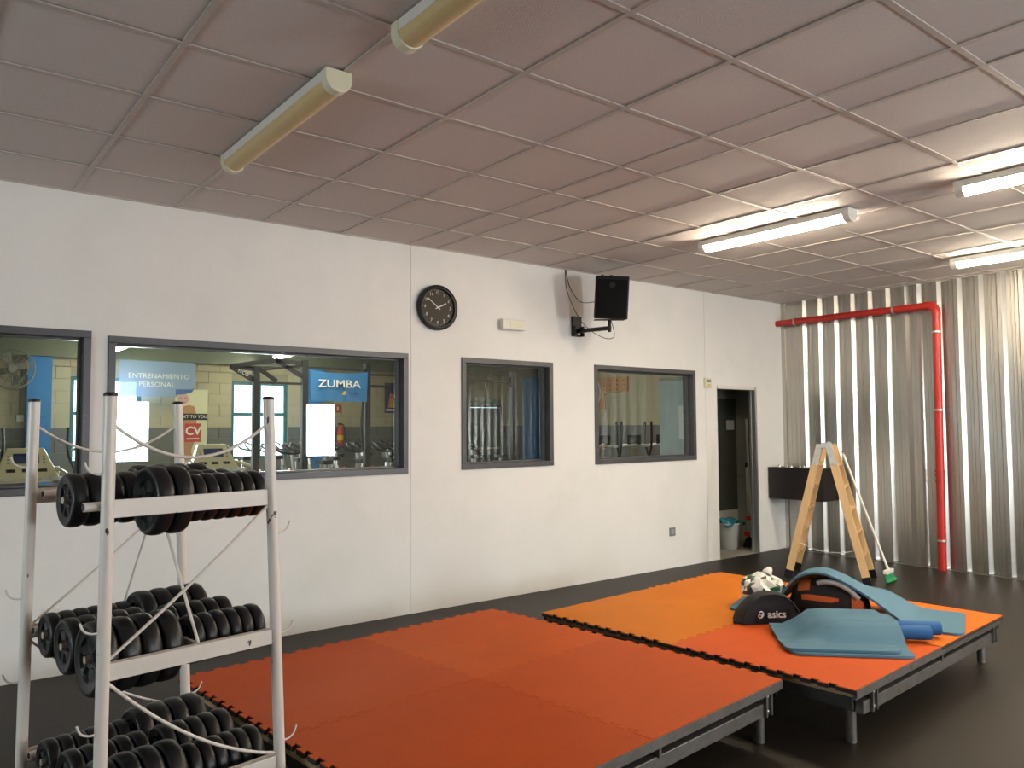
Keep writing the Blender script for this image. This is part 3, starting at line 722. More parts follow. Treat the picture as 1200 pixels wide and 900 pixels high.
MB().tube(sag(Vector(BL).lerp(TOP - off, .27) - wv * .19 + Vector((0, -.03, 0)), Vector(BR).lerp(TOP + off, .25) - wv * .19, .06), .004, 6).build('spreader_cord', m_white_pl, lad, smooth=60)
bro = thing('broom', 'white-handled broom with green bristles leaning on the stepladder', 'broom', (7.40, -1.76, 0))
hb = Vector((.0, .0, .10)); ht = Vector((7.33, -1.375, 1.20)) - Vector((7.40, -1.76, 0))
MB().tube([hb, ht], .0115, 10).build('handle', m_white_pl, bro, smooth=50)
MB().tube([hb + (ht - hb) * .99, hb + (ht - hb) * 1.0 + Vector((0, 0, .012))], [.012, .008], 10).build('grip', m_black_plastic, bro)
MB().bar((-.10, -.02, .095), (.10, .02, .095), .045, .035).build('head', m_white_pl, bro, bevel=.006)
for k in range(9):
    x = -.088 + k * .022
    MB().tube([(x, x * .2, .082), (x * 1.15, x * .2 - .012, .03), (x * 1.3, x * .2 - .03, .003)], [.013, .015, .017], 7).build('bristle_tuft', m_green, bro)

# ------------------------------------------------------------------ things on the second platform
ZT = .302
def strip_mat(name, label, c0, u, v, prof, w, th, m, grp='blue exercise mats on the platform', rc=.06, top=None):
    """mat following profile prof [(s, z)] along u, width w along v, rounded corners"""
    u = Vector(u).normalized(); v = Vector(v).normalized(); P = smoothpath([(s, 0, z) for s, z in prof], 8)
    L = len(P); G = []; K = 9
    tot = [0]
    for a, b in zip(P, P[1:]): tot.append(tot[-1] + (b - a).length)
    for i, p in enumerate(P):
        t = (P[min(i + 1, L - 1)] - P[max(i - 1, 0)]).normalized(); n = (u * -t.z + Vector((0, 0, 1)) * t.x).normalized()
        d = min(tot[i], tot[-1] - tot[i]); hw = w / 2 - (rc - math.sqrt(max(rc * rc - (rc - d) ** 2, 0)) if d < rc else 0)
        row = []
        for k in range(K):
            q = -1 + 2 * k / (K - 1); dz = top(tot[i], q) if top else 0
            pos = Vector(c0) + u * p.x + v * (q * hw) + Vector((0, 0, p.z + dz)); row.append((tuple(pos), tuple(n)))
        G.append(row)
    o = MB().sheet(G, th).build(name, m, smooth=50); tag(o, label, 'exercise mat', grp); return o
uA = Vector((.37, -.93, 0)); vA = Vector((.93, .37, 0))
A0 = Vector((4.49, -2.255, 0))
strip_mat('exercise_mat', 'blue exercise mat draped over the black and orange sports bag', A0, uA, vA,
          [(-.05, ZT + .014), (.05, ZT + .014), (.17, ZT + .02), (.25, ZT + .10), (.36, ZT + .24), (.49, ZT + .287), (.62, ZT + .255), (.8, ZT + .155), (.96, ZT + .045), (1.08, ZT + .015), (1.26, ZT + .014)], .58, .012, m_yoga, rc=.05,
          top=lambda s, q: -.0 if q < -.3 else -.19 * ((q + .3) / 1.3) ** 1.1 * math.exp(-((s - .66) / .27) ** 2))
# sports bag under the mat
sbg = thing('sports_bag', 'black and orange sports bag under the draped blue mat', 'bag', (4.545, -2.815, ZT), math.atan2(-.93, .37))
def superbag(nu, nv, L, D, Hh, e=2.6, drop=.9):
    def pt(a, b):   # a around section 0..2pi, b along -1..1
        sx = (1 - abs(b) ** 3.2) ** .5 if abs(b) < 1 else 0
        ca, sa = math.cos(a), math.sin(a); f = (abs(ca) ** e + abs(sa) ** e) ** (-1 / e)
        return Vector((b * L / 2, ca * f * D / 2 * (.35 + .65 * sx), Hh / 2 + sa * f * Hh / 2 * (.3 + .7 * sx) - Hh / 2 * (.7 - .7 * sx) * .8))
    return pt
bagf = superbag(0, 0, .46, .23, .228)
b = MB(); vs = []; fs = []; NU, NV = 28, 22
for j in range(NV + 1):
    for i in range(NU): vs.append(bagf(2 * PI * i / NU, -1 + 2 * j / NV) + Vector((0, 0, .004 * math.sin(9 * j + 5 * i) * (1 if vs else 0))))
for j in range(NV):
    for i in range(NU): fs.append((j * NU + i, j * NU + (i + 1) % NU, (j + 1) * NU + (i + 1) % NU, (j + 1) * NU + i))
fs.append(tuple(range(NU))); fs.append(tuple(NV * NU + i for i in range(NU)))
b.add([(v.x, v.y, max(v.z, .012)) for v in vs], fs); b.build('body', m_dfab, sbg, smooth=70)
def patch(name, a0, a1, b0, b1, m, cut=None, off=.006):
    G = []
    for i in range(9):
        row = []
        for k in range(9):
            ss = i / 8; tt = k / 8; bb_ = b0 + (b1 - b0) * ss; lo, hi = (cut(ss) if cut else (0, 1))
            aa = a0 + (a1 - a0) * (lo + (hi - lo) * tt)
            p = bagf(aa, bb_); q = (bagf(aa + .02, bb_) - bagf(aa - .02, bb_)).cross(bagf(aa, bb_ + .02) - bagf(aa, bb_ - .02)).normalized()
            if q.dot(p - Vector((0, 0, .11))) < 0: q = -q
            row.append((tuple(p + q * off), tuple(q)))
        G.append(row)
    return MB().sheet(G, .008).build(name, m, sbg, smooth=70)
# near face of the bag is local -Y (angles around pi..1.5pi); +x runs to the right
patch('side_panel', PI * .80, PI * 1.06, -.62, .30, m_orange, lambda s: (.38 + .14 * s, .74 + .12 * s - .25 * max(0, s - .8) * 4))
patch('end_panel', PI * .78, PI * 1.25, .60, .86, m_orange, lambda s: (.1 + .1 * s, .95 - .4 * s))
patch('end_panel', PI * .58, PI * .85, -.72, -.42, m_orange, lambda s: (.1, .95))
hp = smoothpath([(-.05, -.095, .215), (.0, -.108, .230), (.07, -.118, .224), (.13, -.118, .195), (.18, -.11, .145)], 5)
MB().tube(hp, .017, 10).build('grip', m_grey_bar, sbg, smooth=60)
# shoe bag
ang = math.atan2(-.55, .83)
shb = thing('shoe_bag', 'black zipped shoe bag with white lettering beside the blue mats', 'bag', (4.145, -2.645, ZT), ang)
HB = .178
def domep(x): return HB * max(0, 1 - abs(x / .185) ** 2.3) ** .62
xs = [-.185 + .37 * i / 30 for i in range(31)]
rows = []
for (y, sc, zo) in ((-.075, .93, 0), (-.083, .97, 0), (-.078, 1.0, 0), (-.04, 1.03, .004), (.02, .99, .002), (.065, .9, -.004), (.085, .7, -.01)):
    rows.append([(x * (.96 + .04 * sc), y + .012 * math.cos(x * 7), max(.0, domep(x) * sc + zo * (1 if abs(x) < .16 else 0))) for x in xs])
b = MB(); vs = [p for r in rows for p in r]; K = len(xs); fs = []
for i in range(len(rows) - 1):
    for k in range(K - 1): fs.append((i * K + k, i * K + k + 1, (i + 1) * K + k + 1, (i + 1) * K + k))
o_ = len(vs); vs += [(x, y, 0) for x, y, z in rows[0]] + [(x, y, 0) for x, y, z in rows[-1]]
for k in range(K - 1):
    fs.append((o_ + k, o_ + k + 1, k + 1, k)); a = (len(rows) - 1) * K + k; fs.append((a, a + 1, o_ + K + k + 1, o_ + K + k)); fs.append((o_ + k, o_ + K + k, o_ + K + k + 1, o_ + k + 1))
b.add(vs, fs); b.build('body', m_bfab, shb, smooth=60)
MB().tube([(x * .985, -.083 + .012 * math.cos(x * 7), domep(x) * .975 + .001) for x in xs[1:-1]], .0035, 6).build('piping', m_dfab, shb, smooth=60)
MB().tube(smoothpath([(-.17, -.06, .012), (-.205, -.05, .016), (-.215, -.03, .01)]), [.012] * 12 + [.004], 8).build('pull_tab', m_bfab, shb, smooth=60)
MF = Matrix.Rotation(PI / 2, 4, 'X')
text_obj('lettering', 'asics', .060, m_print, shb, Matrix.Translation((.028, -.0735, .058)) @ MF, .006, .0012, 1.0)
lg = smoothpath([(-.34, 0, .62), (.02, 0, .80), (.42, 0, .55), (.48, 0, .05), (.16, 0, -.50), (-.34, 0, -.58), (-.58, 0, -.18), (-.26, 0, .20), (.20, 0, .16), (.22, 0, -.12), (-.06, 0, -.22)], 5)
MB().tube([(p.x * .028 - .068, -.0725, p.z * .026 + .056) for p in lg], .0036, 6).build('emblem', m_print, shb, smooth=60)
# printed plastic bag: crumpled blob of flat facets
pb = bmesh.new(); bmesh.ops.create_icosphere(pb, subdivisions=3, radius=1)
prn = random.Random(3)
for v in pb.verts:
    n = v.co.normalized(); k = 1 + prn.uniform(-.085, .07)
    z = n.z; w = (1.0 if z < .1 else 1 - .10 * z)
    v.co = Vector((n.x * .158 * k * w, n.y * .128 * k * w, max((n.z * .5 + .5) * .20 * (1 + (k - 1) * .9), 0)))
    if n.z > .90: v.co.x += .012
pm = bpy.data.meshes.new('plastic_bag')
for f in pb.faces:
    c = f.calc_center_median(); q = prn.random()
    f.material_index = 0 if q < .66 or c.z > .19 else (1 if q < .84 else 2)
pb.to_mesh(pm); pb.free()
for m in (m_bagw, m_bagk, m_bagg): pm.materials.append(m)
o = link('plastic_bag', pm); o.location = (4.475, -2.385, ZT + .016); tag(o, 'crumpled white plastic bag with black and green triangles behind the shoe bag', 'plastic bag')
kn = MB().tube(smoothpath([(.02, -.02, .188), (.04, -.022, .206), (.06, -.02, .216), (.072, -.02, .222)]), [.032] * 6 + [.022] * 6 + [.010] * 7, 7).build('knot', m_bagw, o)
# folded mats in front and the rolls they drape over
uB = Vector((.72, .695, 0)).normalized(); vB = Vector((.695, -.72, 0)).normalized()
B0 = Vector((3.842, -3.298, 0))
zp = [(0, ZT + .028), (.08, ZT + .027), (.14, ZT + .036), (.20, ZT + .085), (.26, ZT + .125), (.33, ZT + .136), (.45, ZT + .134), (.52, ZT + .118)]
def low_left(off):
    def fn(s, q):
        t = min(max((q + .75) / .6, 0), 1); t = t * t * (3 - 2 * t); h = 0
        for (a, za), (b, zb) in zip(zp, zp[1:]):
            if a <= s <= b: h = za + (zb - za) * (s - a) / (b - a)
        if s > zp[-1][0]: h = zp[-1][1]
        return -(1 - t) * max(h - ZT - .028, 0)
    return fn
strip_mat('exercise_mat', 'blue exercise mat, uppermost of the folded mats in front of the bags', B0, uB, vB, zp, .57, .0125, m_yoga, rc=.045, top=low_left(0))
strip_mat('exercise_mat', 'blue exercise mat, second layer showing beneath the uppermost folded mat', B0 + vB * .042 - uB * .03, uB, vB, [(s, z - .014) for s, z in zp], .60, .0125, m_yoga, rc=.045, top=low_left(0))
def rolled(c, half, r, label):
    pts = []; th = .011; turns = r / (th * 1.06)
    n = int(turns * 18)
    sp = []
    for i in range(n + 1):
        a = 2 * PI * i / 18; rr = .008 + (r - .008 - th / 2) * i / n; sp.append((rr * math.cos(a), rr * math.sin(a)))
    c = Vector(c); G = []
    for i, (x, z) in enumerate(sp):
        a = 2 * PI * i / 18; nr = (uB * math.cos(a) + Vector((0, 0, 1)) * math.sin(a))
        row = []
        for s in (-half, -half * .5, 0, half * .5, half): row.append((tuple(c + vB * s + uB * x + Vector((0, 0, z))), tuple(nr)))
        G.append(row)
    o = MB().sheet(G, th * .94).build('rolled_mat', m_yoga_d, smooth=50); tag(o, label, 'exercise mat', 'blue exercise mats on the platform')
FRc = B0 + vB * .285
rolled(FRc + uB * .305 - vB * .02 + Vector((0, 0, ZT + .052)), .26, .048, 'rolled deep blue mat sticking out beside the folded mats, the nearer roll')
rolled(FRc + uB * .415 + vB * .07 + Vector((0, 0, ZT + .052)), .26, .048, 'rolled deep blue mat sticking out beside the folded mats, the farther roll')

# ------------------------------------------------------------------ closet contents
bu = thing('bucket', 'grey plastic mop bucket with a teal cloth inside the doorway', 'bucket', (7.90, .42, .005))
MB().lathe([(.115, 0), (.12, .01), (.150, .285), (.160, .29), (.160, .31), (.145, .31), (.112, .02)], 28).build('body', m_grey_pl, bu, smooth=40)
clo = MB(); n = 10; G = []
for i in range(n + 1):
    row = []
    for k in range(n + 1):
        x, y = -.15 + .30 * i / n, -.15 + .30 * k / n; r = math.hypot(x, y)
        row.append(((x, y, .335 + .03 * math.sin(x * 40 + y * 23) * .6 + .02 * math.cos(y * 37) - (.9 * max(0, r - .14))), (0, 0, 1)))
    G.append(row)
tag(MB().sheet(G, .006).build('cleaning_cloth', m_tealcl, smooth=60), 'teal cleaning cloth lying over the grey mop bucket', 'cloth').location = (7.90, .42, .005)
mo = thing('mop', 'grey-handled mop with red clips standing in the doorway closet', 'mop', (8.14, .30, .005))
MB().tube([(0, 0, .1), (.02, .03, .98)], .012, 10).build('handle', m_grey_bar, mo, smooth=50)
MB().tube([(.02, .03, .96), (.0205, .0305, 1.02)], .015, 10).build('grip', m_black_plastic, mo)
MB().box((0.006, .008, .35), (.045, .045, .05)).build('clip', m_redpl, mo, bevel=.005)
MB().box((-.04, .0, .16), (.05, .05, .05)).build('pedal', m_redpl, mo, bevel=.005)
for k in range(10):
    a = 2 * PI * k / 10; MB().tube([(0, 0, .13), (.03 * math.cos(a), .03 * math.sin(a), .09), (.065 * math.cos(a), .065 * math.sin(a), .006)], [.012, .013, .012], 6).build('mop_strand', m_bfab, mo)
p2 = thing('broom', 'pale broom handle standing at the right of the closet doorway', 'broom', (8.28, .36, .005))
MB().tube([(0, 0, .08), (0.01, .05, 1.55)], .013, 10).build('handle', m_cream_pl, p2, smooth=50)
MB().box((0, 0, .055), (.2, .05, .05)).build('head', m_black_plastic, p2, bevel=.005)
MB().box((0, 0, .017), (.21, .055, .034)).build('bristles', m_bfab, p2)
# notice on the closet side panel (seen through the small right window)
tg = thing('round_notice', 'pale notice on the blue-grey panel seen through the right window', 'notice', (7.02 - .0005, .30, 1.5))
MB().bb(-.003, 0, -.09, .11, -.18, .2).build('sheet', m_print, tg)
m_nb = mat('notice_blue', (.1, .25, .4, 1), .6)
for z in (-.1, .02, .13): MB().bb(-.0045, -.003, -.07, .05, z - .012, z + .012).build('print_line', m_nb, tg)

# ------------------------------------------------------------------ back room: rig, banners, machines
rig = thing('training_rig', 'charcoal steel pull-up rig behind the windows', 'training rig', (0, 4.5, 0))
RX = [(3.624, 2.26), (4.282, 2.38), (5.21, 2.38), (6.924, 2.36), (7.831, 2.36)]
for x, h in RX: MB().bb(x - .04, x + .04, -.04, .04, 0, h).build('post', m_rig, rig, bevel=.004)
def bar_(a, b, w=.03, nm='cross_bar'): return MB().bar(a, b, w, w).build(nm, m_rig, rig)
bar_((3.66, 0, 2.06), (4.24, 0, 2.06)); bar_((3.66, 0, 2.22), (4.24, 0, 2.30)); bar_((4.32, 0, 2.28), (5.17, 0, 2.28)); bar_((5.25, 0, 2.22), (6.88, 0, 2.22)); bar_((5.25, 0, 2.06), (6.88, 0, 2.06))
bar_((6.96, 0, 2.19), (7.79, 0, 2.19)); bar_((6.96, .6, 2.22), (7.79, .6, 2.25)); bar_((7.3, 0, 2.19), (7.3, 0, 2.08))
for a, b in (((3.27, -.1, 2.245), (3.60, 0, 2.09)), ((3.27, -.1, 2.25), (3.6, 0, 2.23)), ((3.66, 0, 2.24), (3.88, -.05, 2.08)), ((3.88, 0, 2.36), (4.25, 0, 2.16)), ((3.88, 0, 2.36), (4.25, 0, 2.33)), ((3.27, -.1, 2.25), (3.88, 0, 2.36))):
    MB().bar(a, b, .03, .06).build('wing_brace', m_rig, rig)
for x, s in ((6.924, 1), (7.831, -1)):
    MB().prism([(x + s * .04, 2.10), (x + s * .13, 2.19), (x + s * .04, 2.28)], -.01, .01, MX).build('gusset', m_rig, rig)
text_obj('lettering', 'MYCO', .06, m_print, rig, Matrix.Translation((3.42, -.085, 2.178)) @ Matrix.Rotation(math.radians(25), 4, 'Y') @ MF, .002)
tag(MB().tube(smoothpath([(5.15, 4.46, 2.3), (5.13, 4.45, 1.9), (5.10, 4.44, 1.5), (5.13, 4.45, 1.15)]), .02, 8).build('suspension_strap', m_bfab, smooth=60), 'black strap hanging beside the right rig post in the long window', 'strap')
ban = thing('zumba_banner', 'blue translucent banner reading ZUMBA tied between the rig posts', 'banner', (4.745, 4.40, 2.03))
m_ban = veil('banner_blue', (.03, .20, .50, 1), .74)
G = []
for i in range(15):
    x = -.42 + .84 * i / 14; row = []
    for k in range(7):
        q = k / 6; sg = .035 * (1 - (x / .42) ** 2) * q; row.append(((x, .012 * math.sin(x * 18 + q * 3), -.20 + .42 * q - sg), (0, -1, 0)))
    G.append(row)
MB().sheet(G, .003).build('cloth', m_ban, ban, smooth=60)
text_obj('lettering', 'ZUMBA', .145, m_print, ban, Matrix.Translation((-.01, -.025, .035)) @ MF, .002, .001, 1.28)
text_obj('small_lettering', 'fitness', .06, m_navy, ban, Matrix.Translation((.2, -.025, -.085)) @ MF, .002)
MB().prism([(.02, -.11), (.07, -.11), (.09, -.06), (.05, -.06)], 0, .002, Matrix.Translation((0, -.023, 0)) @ MF).build('leaf_mark', m_yel, ban)
bn2 = thing('training_banner', 'pale blue banner reading ENTRENAMIENTO PERSONAL on the far wall', 'banner', (3.48, 8.72, 2.315))
m_ban2 = veil('banner_pale', (.27, .38, .58, 1), .68)
MB().bb(-.60, .60, 0, .004, -.30, .30).build('cloth', m_ban2, bn2)
text_obj('lettering', 'ENTRENAMIENTO', .118, m_print, bn2, Matrix.Translation((.02, -.006, .045)) @ MF, .002, .0, 1.02)
text_obj('lettering', 'PERSONAL', .118, m_print, bn2, Matrix.Translation((-.02, -.006, -.095)) @ MF, .002, .0, 1.02)
# roll-up poster
po = thing('poster_stand', 'cream roll-up poster with a woman and red CV square by the far wall', 'poster', (4.03, 8.70, 0))
m_cream = mat('poster_cream', (.60, .57, .40, 1), .6); m_pface = mat('poster_tan', (.42, .21, .10, 1), .6); m_pred = mat('poster_red', (.45, .04, .025, 1), .5); m_pblue = mat('poster_blue', (.05, .12, .35, 1), .5)
MB().bb(-.27, .27, 0, .006, .10, 2.15).build('sheet', m_cream, po)
MB().bb(-.29, .29, -.06, .06, 0, .10).build('base', m_silver, po)
fg = [(-.26, 1.62), (-.20, 1.72), (-.16, 1.80), (-.13, 1.86), (-.05, 1.88), (.04, 1.86), (.07, 1.76), (.08, 1.62), (.10, 1.45), (.06, 1.25), (.0, 1.1), (.05, .85), (.03, .6), (-.06, .55), (-.08, .85), (-.12, 1.05), (-.22, 1.2)]
MB().prism(fg, 0, .001, Matrix.Translation((0, -.001, 0)) @ MF).build('figure_print', m_pface, po)
MB().lathe([(.10, 0), (.10, .0015)], 20, Matrix.Translation((-.15, -.001, 1.98)) @ MF).build('face_print', mat('poster_skin', (.5, .33, .30, 1), .6), po)
MB().prism([(-.27, 2.15), (.03, 2.15), (.0, 2.10), (-.1, 2.07), (-.25, 2.05), (-.27, 2.0)], .0, .0025, Matrix.Translation((0, -.001, 0)) @ MF).build('hair_print', m_pblue, po)
MB().bb(-.20, -.17, -.004, -.002, 1.995, 2.01).bb(-.12, -.09, -.004, -.002, 1.995, 2.01).bb(-.175, -.115, -.004, -.002, 1.915, 1.932).build('feature_print', m_pred, po)
MB().bb(-.27, .27, -.004, -.001, 1.62, 1.73).build('text_bar', m_black_plastic, po)
text_obj('lettering', 'NEXT TO YOU!', .075, m_print, po, Matrix.Translation((.02, -.005, 1.675)) @ MF, .001, .0005)
MB().bb(-.11, .16, -.004, -.001, 1.24, 1.56).build('red_square', m_pred, po)
text_obj('lettering', 'CV', .20, m_print, po, Matrix.Translation((.03, -.005, 1.425)) @ MF, .001, .004)
MB().bb(-.08, .13, -.0055, -.004, 1.285, 1.305).build('small_print', m_print, po)
# poster right of rig
pr = thing('wall_poster', 'dark purple poster with a rainbow patch at the right of the long window', 'poster', (8.19, 8.90, 2.08))
m_purp = mat('poster_purple', (.03, .025, .07, 1), .5)
MB().bb(-.26, .26, 0, .02, -.31, .31).build('board', m_purp, pr)
for k, c in enumerate(((.6, .15, .15, 1), (.7, .35, .05, 1), (.6, .55, .05, 1), (.1, .5, .15, 1))):
    MB().prism([(-.20 + k * .055, -.2 + .0 * k), (-.14 + k * .055, -.2), (-.10 + k * .05, .02 + .03 * (3 - k)), (-.14 + k * .05, .02 + .03 * (3 - k))], 0, .001, Matrix.Translation((0, -.001, 0)) @ MF).build('rainbow_stripe', mat('rainbow', c, .5), pr)
MB().prism([(.09, -.18), (.20, -.18), (.18, .05), (.22, .12), (.17, .22), (.12, .22), (.08, .12), (.11, .05)], 0, .001, Matrix.Translation((0, -.001, 0)) @ MF).build('white_figure_print', m_print, pr)
MB().bb(-.24, .24, -.003, -.001, -.27, -.23).build('caption_strip', m_print, pr)
# extinguisher and sign
fe = thing('fire_extinguisher', 'red fire extinguisher on the far wall right of the blue column', 'fire extinguisher', (6.93, 8.90, 1.10))
MB().lathe([(.055, 0), (.065, .01), (.065, .33), (.045, .38), (.02, .40), (.02, .44)], 16).build('cylinder', m_redpl, fe, smooth=40)
MB().lathe([(.067, .12), (.067, .22)], 16).build('label_band', m_yel, fe, smooth=40)
MB().tube(smoothpath([(0, 0, .43), (.06, -.02, .42), (.09, -.02, .3), (.085, -.02, .12)]), .01, 7).build('hose', m_black_plastic, fe)
MB().bb(-.05, .03, -.01, .01, .43, .46).build('lever', m_black_plastic, fe)
sg = thing('extinguisher_sign', 'small red sign above the fire extinguisher', 'sign', (6.93, YB - .004, 1.85))
MB().bb(-.06, .06, -.006, 0, -.08, .08).build('plate', m_redpl, sg)
MB().bb(-.03, .0, -.008, -.006, -.04, .04).build('pictogram', m_print, sg)
ex = thing('exit_sign', 'green exit sign above the double door behind the small window', 'sign', (10.69, YB - .004, 2.06))
MB().bb(-.14, .14, -.03, 0, -.06, .06).build('plate', m_gsign, ex)
text_obj('lettering', 'EXIT', .09, m_print, ex, Matrix.Translation((0, -.032, 0)) @ MF, .001)
el2 = thing('emergency_light', 'white emergency lamp left of the exit sign in the back room', 'emergency light', (10.40, YB - .004, 2.10))
MB().bb(-.12, .12, -.05, 0, -.04, .04).build('diffuser', m_white_pl, el2, bevel=.008)
# wall fan and conduit
fn = thing('wall_fan', 'grey wall fan high in the left window', 'fan', (1.36, 8.62, 2.40))
for rr, y in ((.30, -.06), (.31, 0), (.30, .06), (.2, -.09), (.1, -.10)):
    MB().tube([(rr * math.cos(a), y, rr * math.sin(a)) for a in [2 * PI * i / 32 for i in range(33)]], .006, 6, caps=False).build('cage_ring', m_fan, fn)
for k in range(16):
    a = 2 * PI * k / 16; MB().tube([(.05 * math.cos(a), -.10, .05 * math.sin(a)), (.2 * math.cos(a), -.09, .2 * math.sin(a)), (.3 * math.cos(a), -.05, .3 * math.sin(a))], .003, 5).build('cage_wire', m_fan, fn)
for k in range(4):
    a = PI / 2 * k + .4; MB().prism([(.04, -.03), (.24, -.09), (.26, .06), (.05, .04)], -.004, .004, MF @ Matrix.Rotation(a, 4, 'Z') @ Matrix.Rotation(.3, 4, 'X')).build('blade', m_fan, fn)
MB().lathe([(.055, -.06), (.06, .1)], 18, MF).build('hub', m_bike_g, fn, smooth=40)
MB().bar((0, .05, 0), (0, .375, -.02), .05, .05).build('wall_arm', m_bike_g, fn)
cd = thing('cable_conduit', 'thin pale conduit with a box left of the blue column', 'conduit', (1.52, YB - .02, 0))
MB().tube([(0, 0, 1.7), (0, 0, 2.45)], .012, 8).build('pipe', m_bike_g, cd)
MB().bb(-.05, .05, -.03, .015, 1.60, 1.70).build('box', m_white_pl, cd, bevel=.004)
# pegboard with ring on the right wall of the back room
pgb = thing('peg_board', 'orange wooden training board with pegs holes and a white ring', 'board', (BX1 - .002, 0, 0))
MZ = Matrix(((0, 0, -1, 0), (1, 0, 0, 0), (0, 1, 0, 0), (0, 0, 0, 1)))
MB().prism([(5.9, 2.20), (6.58, 2.17), (6.58, 1.84), (8.0, 1.84), (8.0, 2.56), (5.9, 2.5)], 0, .03, MZ).build('board', m_peg_b, pgb)
for y in (6.0, 6.2, 6.4, 6.6):
    for z in (2.24, 2.34, 2.44): MB().tube([(-.028, y, z), (-.033, y, z)], .016, 8).build('peg_hole', m_black_plastic, pgb)
MB().tube([(-.04, 6.98 + .30 * math.cos(a), 2.2 + .30 * math.sin(a)) for a in [2 * PI * i / 36 for i in range(37)]], .025, 8, caps=False).build('ring', m_print, pgb, smooth=60)
MB().bar((-.036, 6.9, 2.2), (-.036, 6.75, 2.3), .02, .012).build('ring_hand', m_rig, pgb)

# treadmills
def treadmill(x, y, label):
    t = thing('treadmill', label, 'treadmill', (x, y, 0), 0, 'treadmills behind the windows')
    MB().bb(-.40, .40, -1.5, .3, .05, .18).build('deck', m_rig, t, bevel=.02)
    MB().bb(-.25, .25, -1.45, .0, .18, .19).build('belt', m_bfab, t)
    for s in (-1, 1):
        MB().bar((s * .36, .2, .1), (s * .33, .05, 1.0), .07, .07).build('upright', m_bike_g, t)
        MB().tube(smoothpath([(s * .34, .05, .98), (s * .36, -.3, .95), (s * .36, -.55, .93)]), .02, 8).build('handrail', m_cream_tm, t)
    cs = MB().add([(-.36, -.10, .86), (.36, -.10, .86), (.36, .12, .80), (-.36, .12, .80), (-.2, .10, 1.24), (.2, .10, 1.24), (.2, .2, 1.24), (-.2, .2, 1.24)],
                  [(0, 1, 5, 4), (1, 2, 6, 5), (2, 3, 7, 6), (3, 0, 4, 7), (4, 5, 6, 7), (0, 3, 2, 1)]).build('console', m_cream_tm, t, bevel=.02)
    def face(x0, x1, f0, f1, m, nm, o=.004):
        a = lambda x, f: (x, -.10 + .20 * f - o, .86 + .38 * f + o * .4)
        MB().add([a(x0, f0), a(x1, f0), a(x1, f1), a(x0, f1), tuple(Vector(a(x0, f0)) + Vector((0, .01, 0))), tuple(Vector(a(x1, f0)) + Vector((0, .01, 0))), tuple(Vector(a(x1, f1)) + Vector((0, .01, 0))), tuple(Vector(a(x0, f1)) + Vector((0, .01, 0)))],
                 [(0, 1, 2, 3), (4, 7, 6, 5), (0, 4, 5, 1), (1, 5, 6, 2), (2, 6, 7, 3), (3, 7, 4, 0)]).build(nm, m, cs)
    face(-.14, .14, .50, .82, m_navy, 'screen'); face(-.22, -.12, .22, .32, m_rig, 'button'); face(-.05, .05, .22, .32, m_rig, 'button'); face(.12, .22, .22, .32, m_rig, 'button')
    for k in range(3):
        for s in (-1, 1): face(s * (.19 - .0 * k) - .015, s * .19 + .015, .5 + .1 * k, .55 + .1 * k, m_grey_pl, 'button')
    MB().bb(-.42, -.14, -.16, -.10, .85, .88).bb(.14, .42, -.16, -.10, .85, .88).build('front_grip', m_print, t)
treadmill(1.29, 6.0, 'cream treadmill with blue screen in the left window behind the rack')
treadmill(3.72, 6.45, 'cream treadmill with blue screen in the long window beside the rack')
# cross trainers
def cross_trainer(x, y, rz, label, tall=1.54):
    t = thing('cross_trainer', label, 'cross trainer', (x, y, 0), rz, 'cross trainers seen through the windows')
    MB().bb(-.3, .3, -.05, .05, 0, .06).bb(-.04, .04, -.05, 1.3, .05, .12).bb(-.3, .3, 1.25, 1.32, 0, .06).build('base', m_rig, t)
    MB().lathe([(.27, -.06), (.28, 0), (.27, .06)], 24, Matrix.Translation((0, .35, .36)) @ Matrix.Rotation(PI / 2, 4, 'Y')).build('flywheel', m_bike_g, t, smooth=40)
    MB().bar((0, .1, .1), (0, .02, 1.15), .07, .07).build('mast', m_bike_g, t)
    MB().tube(smoothpath([(-.2, .1, 1.18), (0, -.02, 1.20), (.2, .1, 1.18)]), .02, 8).build('fixed_handle', m_print, t)
    MB().box((0, .0, 1.27), (.2, .05, .14)).build('console', m_rig, t, bevel=.01)
    for s in (-1, 1):
        MB().tube(smoothpath([(s * .14, .3, .4), (s * .16, .12, .85), (s * .25, .1, 1.15), (s * .26, .14, tall)]), .018, 8).build('moving_handle', m_rig, t)
        MB().bar((s * .14, .3, .4), (s * .14, 1.15, .22), .04, .05).build('foot_arm', m_bike_g, t)
        MB().bb(s * .14 - .07, s * .14 + .07, .95, 1.3, .25, .28).build('pedal', m_rig, t)
cross_trainer(7.98, 2.6, math.radians(-45), 'cross trainer at the left of the right window, in use')
cross_trainer(8.62, 2.6, math.radians(-45), 'cross trainer in the middle of the right window')
cross_trainer(9.25, 2.6, math.radians(-45), 'cross trainer partly hidden by the pale panel in the right window')
cross_trainer(1.0, 7.6, math.radians(20), 'silver cross trainer at the far left behind the left window', 1.5)
cross_trainer(2.15, 7.2, math.radians(-20), 'silver cross trainer right of the blue column in the left window', 1.5)
